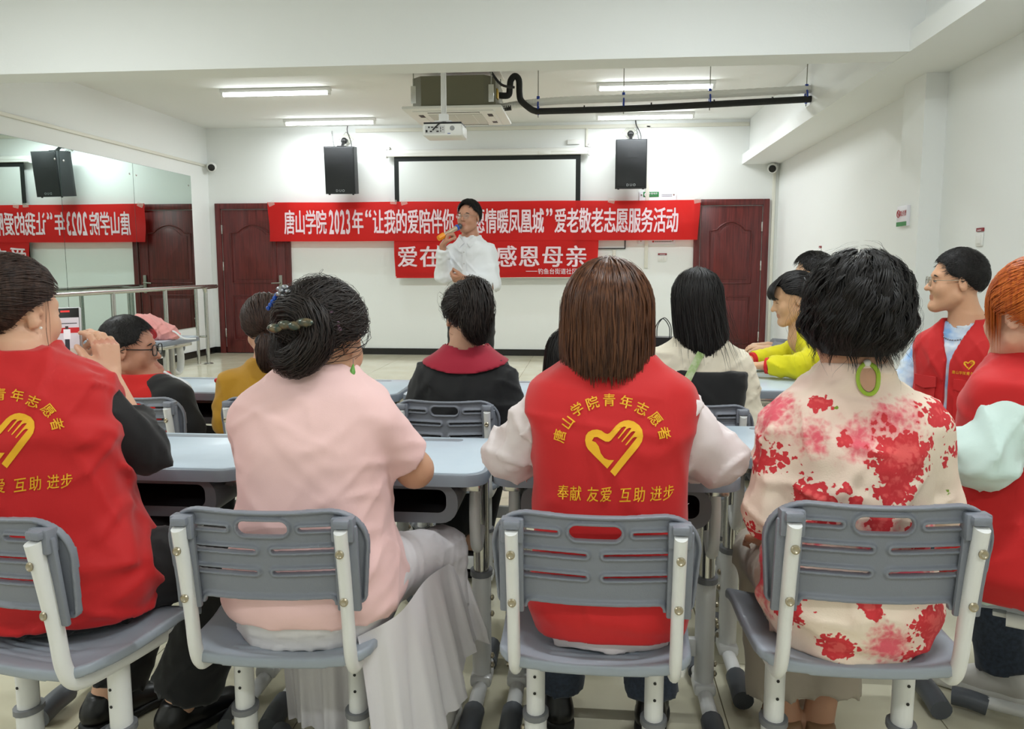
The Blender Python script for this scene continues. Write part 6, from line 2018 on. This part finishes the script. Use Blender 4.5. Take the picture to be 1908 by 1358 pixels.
local_mb(p, lambda mb: mb.tube([(-.074, -.055, .10), (-.088, -.062, .06), (-.092, -.066, .03)], .003, seg=6)).build('hair_clip', M_SILV, p.t)

# ---- man behind her
p = Person('man with short black hair sitting behind the woman in yellow', (1.40, 4.90), 80, (220, 176, 142), vox=.012, head_vox=.0065)
p.torso(.455, .985, .16, .15, .155, .165, dep=.11)
p.head(p.loc(1.255, 4.86, 1.205), yaw=0)
p.arm = {'L': ((-.16, .0, .95), (-.22, .10, .75), (-.1, .36, .785)), 'R': ((.16, .0, .95), (.22, .10, .75), (.1, .36, .785))}
rest_hand(p, 'L'); rest_hand(p, 'R')
p.seated_legs(.455, ay=.30)
p.body()
p.garment('jumper', cloth('jumper_grey', (120, 122, 128)), torso=(.44, 1.045, .014), arms={'L': (0, 1.9, .016, .02), 'R': (0, 1.9, .016, .02)}, neck=(.06, 0, 0), vox=.009)
p.garment('trousers', C_JEANS, torso=(.43, .66, .004), legs={'L': (1.9, .012, .03), 'R': (1.9, .012, .03)}, vox=.0125)
for sd in ('L', 'R'): shoe(p, sd, SH_BLK, SO_BLK, 0)
eyes(p)
short_hair(p, H_BLACK, N=1000, seed=14, length=(.02, .036), lift=.3, front=54, off=.012, fringe=.4, topvol=.018, w=.002)

# ---- young man in a vest over a tie-dyed shirt
p = Person('young man in glasses wearing open red vest over blue tie-dyed shirt and a silver chain', (1.495, 3.40), 128, (212, 162, 128), vox=.0118, head_vox=.0048)
p.torso(.455, .985, .168, .152, .162, .174, dep=.112, lean=.0, hunch=.01)
p.head(p.loc(1.430, 3.39, 1.200), yaw=-48, pitch=2, roll=0, sc=1.0)
p.nose = 1.03
L = p.loc
p.arm = {'L': ((-.155, .0, .925), (-.222, .03, .71), (-.10, .22, .63)), 'R': ((.155, .0, .925), (.225, .06, .72), (.10, .25, .63))}
rest_hand(p, 'L'); rest_hand(p, 'R')
p.seated_legs(.455)
p.body()
C_TIE = cloth('tie_dye', (220, 230, 240), vary=((132, 176, 226), 14))
p.garment('t_shirt', C_TIE, torso=(.45, 1.050, .012), vox=.0068, arms={'L': (0, .95, .020, .036), 'R': (0, .95, .020, .036)}, neck=(.066, -.012, .012), fold=(.003, (.05, .12), 6))
v = p.garment('vest', C_RED, torso=(.46, 1.058, .026), vox=.0068, neck=(.070, -.006, .0), fold=(.0024, (.08, .18), 5), n=2.9,
              cutfn=lambda X, Y, Z: np.where(Y > .02, np.maximum(0, .005) + np.clip((Z - .90) / .15, 0, 1) * .055 - np.abs(X) + .003, -9))
ff = on_surface(v, front=True)
q_ = .00033
V_, F_ = fill2d([[(-(x - 750) * q_ * -.18, (660 - y) * q_ * .18) for x, y in EMB]])
# seen from the front the print is mirrored in local x
P4 = np.array([ff(-.085 - u, .890 + v_) for u, v_ in V_])
obj('chest_emblem', np_mesh('chest_emblem', P4, F_, C_YEL), v)
V_, F_ = merge2d([boxed(ch, (i - 4) * .0135, 0, .0125, .0135, .01) for i, ch in enumerate('唐山学院青年志愿者')])
obj('chest_lettering', np_mesh('chest_lettering', np.array([ff(-.085 - u, .857 + v_) for u, v_ in V_]), F_, C_YEL), v)
for g_ in (-1, 1):
    a = [(g_ * .035, .830), (g_ * .140, .830), (g_ * .140, .790), (g_ * .088, .780), (g_ * .035, .790)]
    pf = [Vector(ff(x, z)) for x, z in a]
    MB().prism(pf, (0, .006, 0)).build('pocket_flap', C_RED, v)
    a = [(g_ * .040, .79), (g_ * .135, .79), (g_ * .135, .665), (g_ * .040, .665)]
    pf = [Vector(ff(x, z)) for x, z in a]
    MB().prism(pf, (0, .004, 0)).build('pocket', C_RED, v)
ch_ = [(.074 * math.sin(a), .012 - .070 * math.cos(a) + .02 * max(0, -math.cos(a)), 1.045 - .085 * max(0, -math.cos(a)) ** 1.3) for a in np.linspace(0, 6.283, 60, endpoint=False)]
mb = MB()
nkv = rows_fn(p.rows)[1]
ch_ = around([o for o in p.t.children if o.name.startswith(('body', 't_shirt'))], (0, .012), 66, lambda a: 1.062 - .085 * max(0, -math.cos(a)) ** 1.5, cl=.135)
for i, c in enumerate(ch_):
    mb.sph(c, (.0036, .0036, .0030), 6, 5)
mb.build('silver_chain', M_SILV, p.t)
p.garment('trousers', C_JEANS, torso=(.43, .66, .004), legs={'L': (1.9, .012, .03), 'R': (1.9, .012, .03)}, vox=.0125)
for sd in ('L', 'R'): shoe(p, sd, SH_WHT, SO_WHT, 0)
eyes(p)
spectacles(p, mat('wire_frame', (150, 140, 120), .3, .8), thick=.0013, square=True)
short_hair(p, H_BLACK, N=4000, seed=18, length=(.008, .015), lift=.35, front=56, side=99, nape=136, off=.006, topvol=.018, w=.0008)

# ---- orange-haired volunteer
p = Person('orange-haired volunteer in red vest over a mint sweatshirt sitting sideways', (1.075, 2.10), 52, (222, 172, 146), vox=.0118, head_vox=.0068)
p.torso(.46, 1.0, .182, .150, .150, .168, dep=.112, lean=.0)
p.head(p.loc(1.040, 2.06, 1.150), yaw=-20, pitch=-4, sc=1.0)
L = p.loc
p.arm = {'L': ((-.140, .01, .905), (-.195, .04, .815), (-.06, .26, .82)), 'R': ((.140, .01, .935), (.19, .10, .78), (.06, .30, .76))}
rest_hand(p, 'L'); rest_hand(p, 'R')
p.seated_legs(.46, kx=.09, ky=.36, ax=.09, ay=.22)
p.leg['L'] = ((-.07, .02, .548), L(1.15, 2.43, .50), L(1.215, 2.385, .09), .95, True)
p.leg['R'] = ((.08, .02, .548), L(1.34, 2.46, .50), L(1.40, 2.47, .09), .95, True)
p.body()
p.garment('sweatshirt', C_MINT, torso=(.455, 1.06, .012), arms={'L': (0, 1.35, .016, .032), 'R': (0, 1.6, .016, .032)}, neck=(.062, .0, .0), fold=(.005, (.06, .16), 9))
p.garment('vest', C_RED, torso=(.465, 1.095, .028), neck=(.064, .008, .004), fold=(.003, (.12, .3), 7), n=3.2,
          cutfn=lambda X, Y, Z: np.abs(X) - .182 - .05 * np.clip((.84 - Z) / .14, 0, 1) + 0 * Y)
p.garment('trousers', C_JEANS, torso=(.44, .66, -.006), legs={'L': (1.97, .008, .040), 'R': (1.97, .008, .040)}, fold=(.003, (.05, .12), 6), vox=.0125)
shoe(p, 'L', SH_WHT, SO_WHT, 5, L=.27, chunky=.012); shoe(p, 'R', SH_WHT, SO_WHT, 0, L=.27, chunky=.012)
P1, N1 = gather_paths(p, 2200, 8, 75, (.0, -.9, .45), off=.016, spread=.3, wob=.003, jit=.003, front=40, side=108)
tl = [(.0, -.11, .07), (.0, -.15, .07), (.0, -.17, .0), (.0, -.165, -.08)]
P2, N2 = tail_paths(500, 12, 76, tl, [.018, .03, .032, .02], wav=.003)
fr_ = []
for i in range(800):
    x0 = gb.choice([-1, 1]) * gb.uniform(.02, .080); k = abs(x0) / .078; e0 = -.085 * k ** 3 * gb.uniform(.3, 1.3)
    y0 = .090 * math.sqrt(max(1 - (x0 / .088) ** 2, .06)) + gb.uniform(-.03, .002) * k
    fr_.append(bez([(x0 * .3, .01, .122), (x0 * .8, y0 * .72, .098), (x0 * 1.06, y0 * .98, .045), (x0 * 1.10, y0 * .94, .004 + e0 + gb.uniform(-.01, .01))], 4))
fr_ = np.array(fr_); nf_ = fr_ - HC; nf_ /= np.linalg.norm(nf_, axis=2, keepdims=True)
p.hair_mesh([cap_sheet(.015, front=42, side=108), tail_sheet(tl, [.018, .03, .032, .02])], [(P1, N1, .0011), (P2, N2, .0012), (fr_, nf_, .0010)], H_ORANGE)
eyes(p)

# ================================================================== SMALL THINGS ON THE DESKS
# pink bag on the desk by the barre
def bag_mesh():
    f = Field((-.22, -.14, -.02), (.22, .14, .22), .008)
    f.add(ell((0, 0, .06), (.17, .10, .075))); f.add(ell((-.05, .01, .11), (.12, .085, .075)), .05); f.add(cone((.08, -.02, .05), (.17, -.03, .03), .055, .03), .04)
    f.disp(folds(5, .006, (.05, .12), 6)); f.cut(lambda X, Y, Z: -Z + 0 * X + 0 * Y)
    return f.mesh()
t = thing('pink_bag', 'crumpled pink cloth bag lying on the desk by the barre', 'bag', (-3.14, 5.56, DZ), R_(20))
V_, Q_ = bag_mesh()
obj('bag_body', np_mesh('bag_body', V_, Q_, cloth('bag_pink', (232, 160, 156))), t)
MB().tube(bez([(-.1, -.07, .14), (-.02, -.10, .11), (.03, -.09, .05), (.02, -.08, .02)], 6), [.022, .03, .034, .036, .036, .034, .034, .032, .03, .03, .028, .026, .024, .022, .02, .018, .016, .014, .012], seg=8, flat=((1, 0, 0), .5)).build('red_flap', cloth('flap_red', (172, 28, 34)), t)
MB().tube(bez([(.1, -.04, .07), (.16, -.06, .06), (.22, -.06, .012), (.30, -.04, .006)], 6), .007, seg=6).build('white_strap', C_SHIRT, t)
# black paper bag with cord handles
t = thing('gift_bag', 'small black paper bag with thin cord handles standing on the front desk', 'bag', (.305, 3.52, DZ), R_(-12))
MB().prism([(-.07, -.035, 0), (.07, -.035, 0), (.07, .035, 0), (-.07, .035, 0)], (0, 0, .225)).build('bag_body', mat('black_paper', (20, 19, 20), .5), t)
for yy in (-.03, .03):
    MB().tube(bez([(-.03, yy, .215), (-.028, yy, .27), (0, yy, .305), (.028, yy, .27), (.03, yy, .215)], 5), .002, seg=5).build('cord_handle', M_BLACK, t)
# lollipop pen on the boy's desk
t = thing('toy_pen', 'little green pen with a round red top on the front desk', 'pen', (-1.585, 3.30, DZ))
MB().cyl((0, 0, .0), (0, 0, .035), .006, seg=8).build('barrel', mat('pen_green', (150, 190, 40), .4), t)
MB().sph((0, 0, .044), .011, 10, 8).build('red_top', mat('pen_red', (206, 30, 34), .35), t)
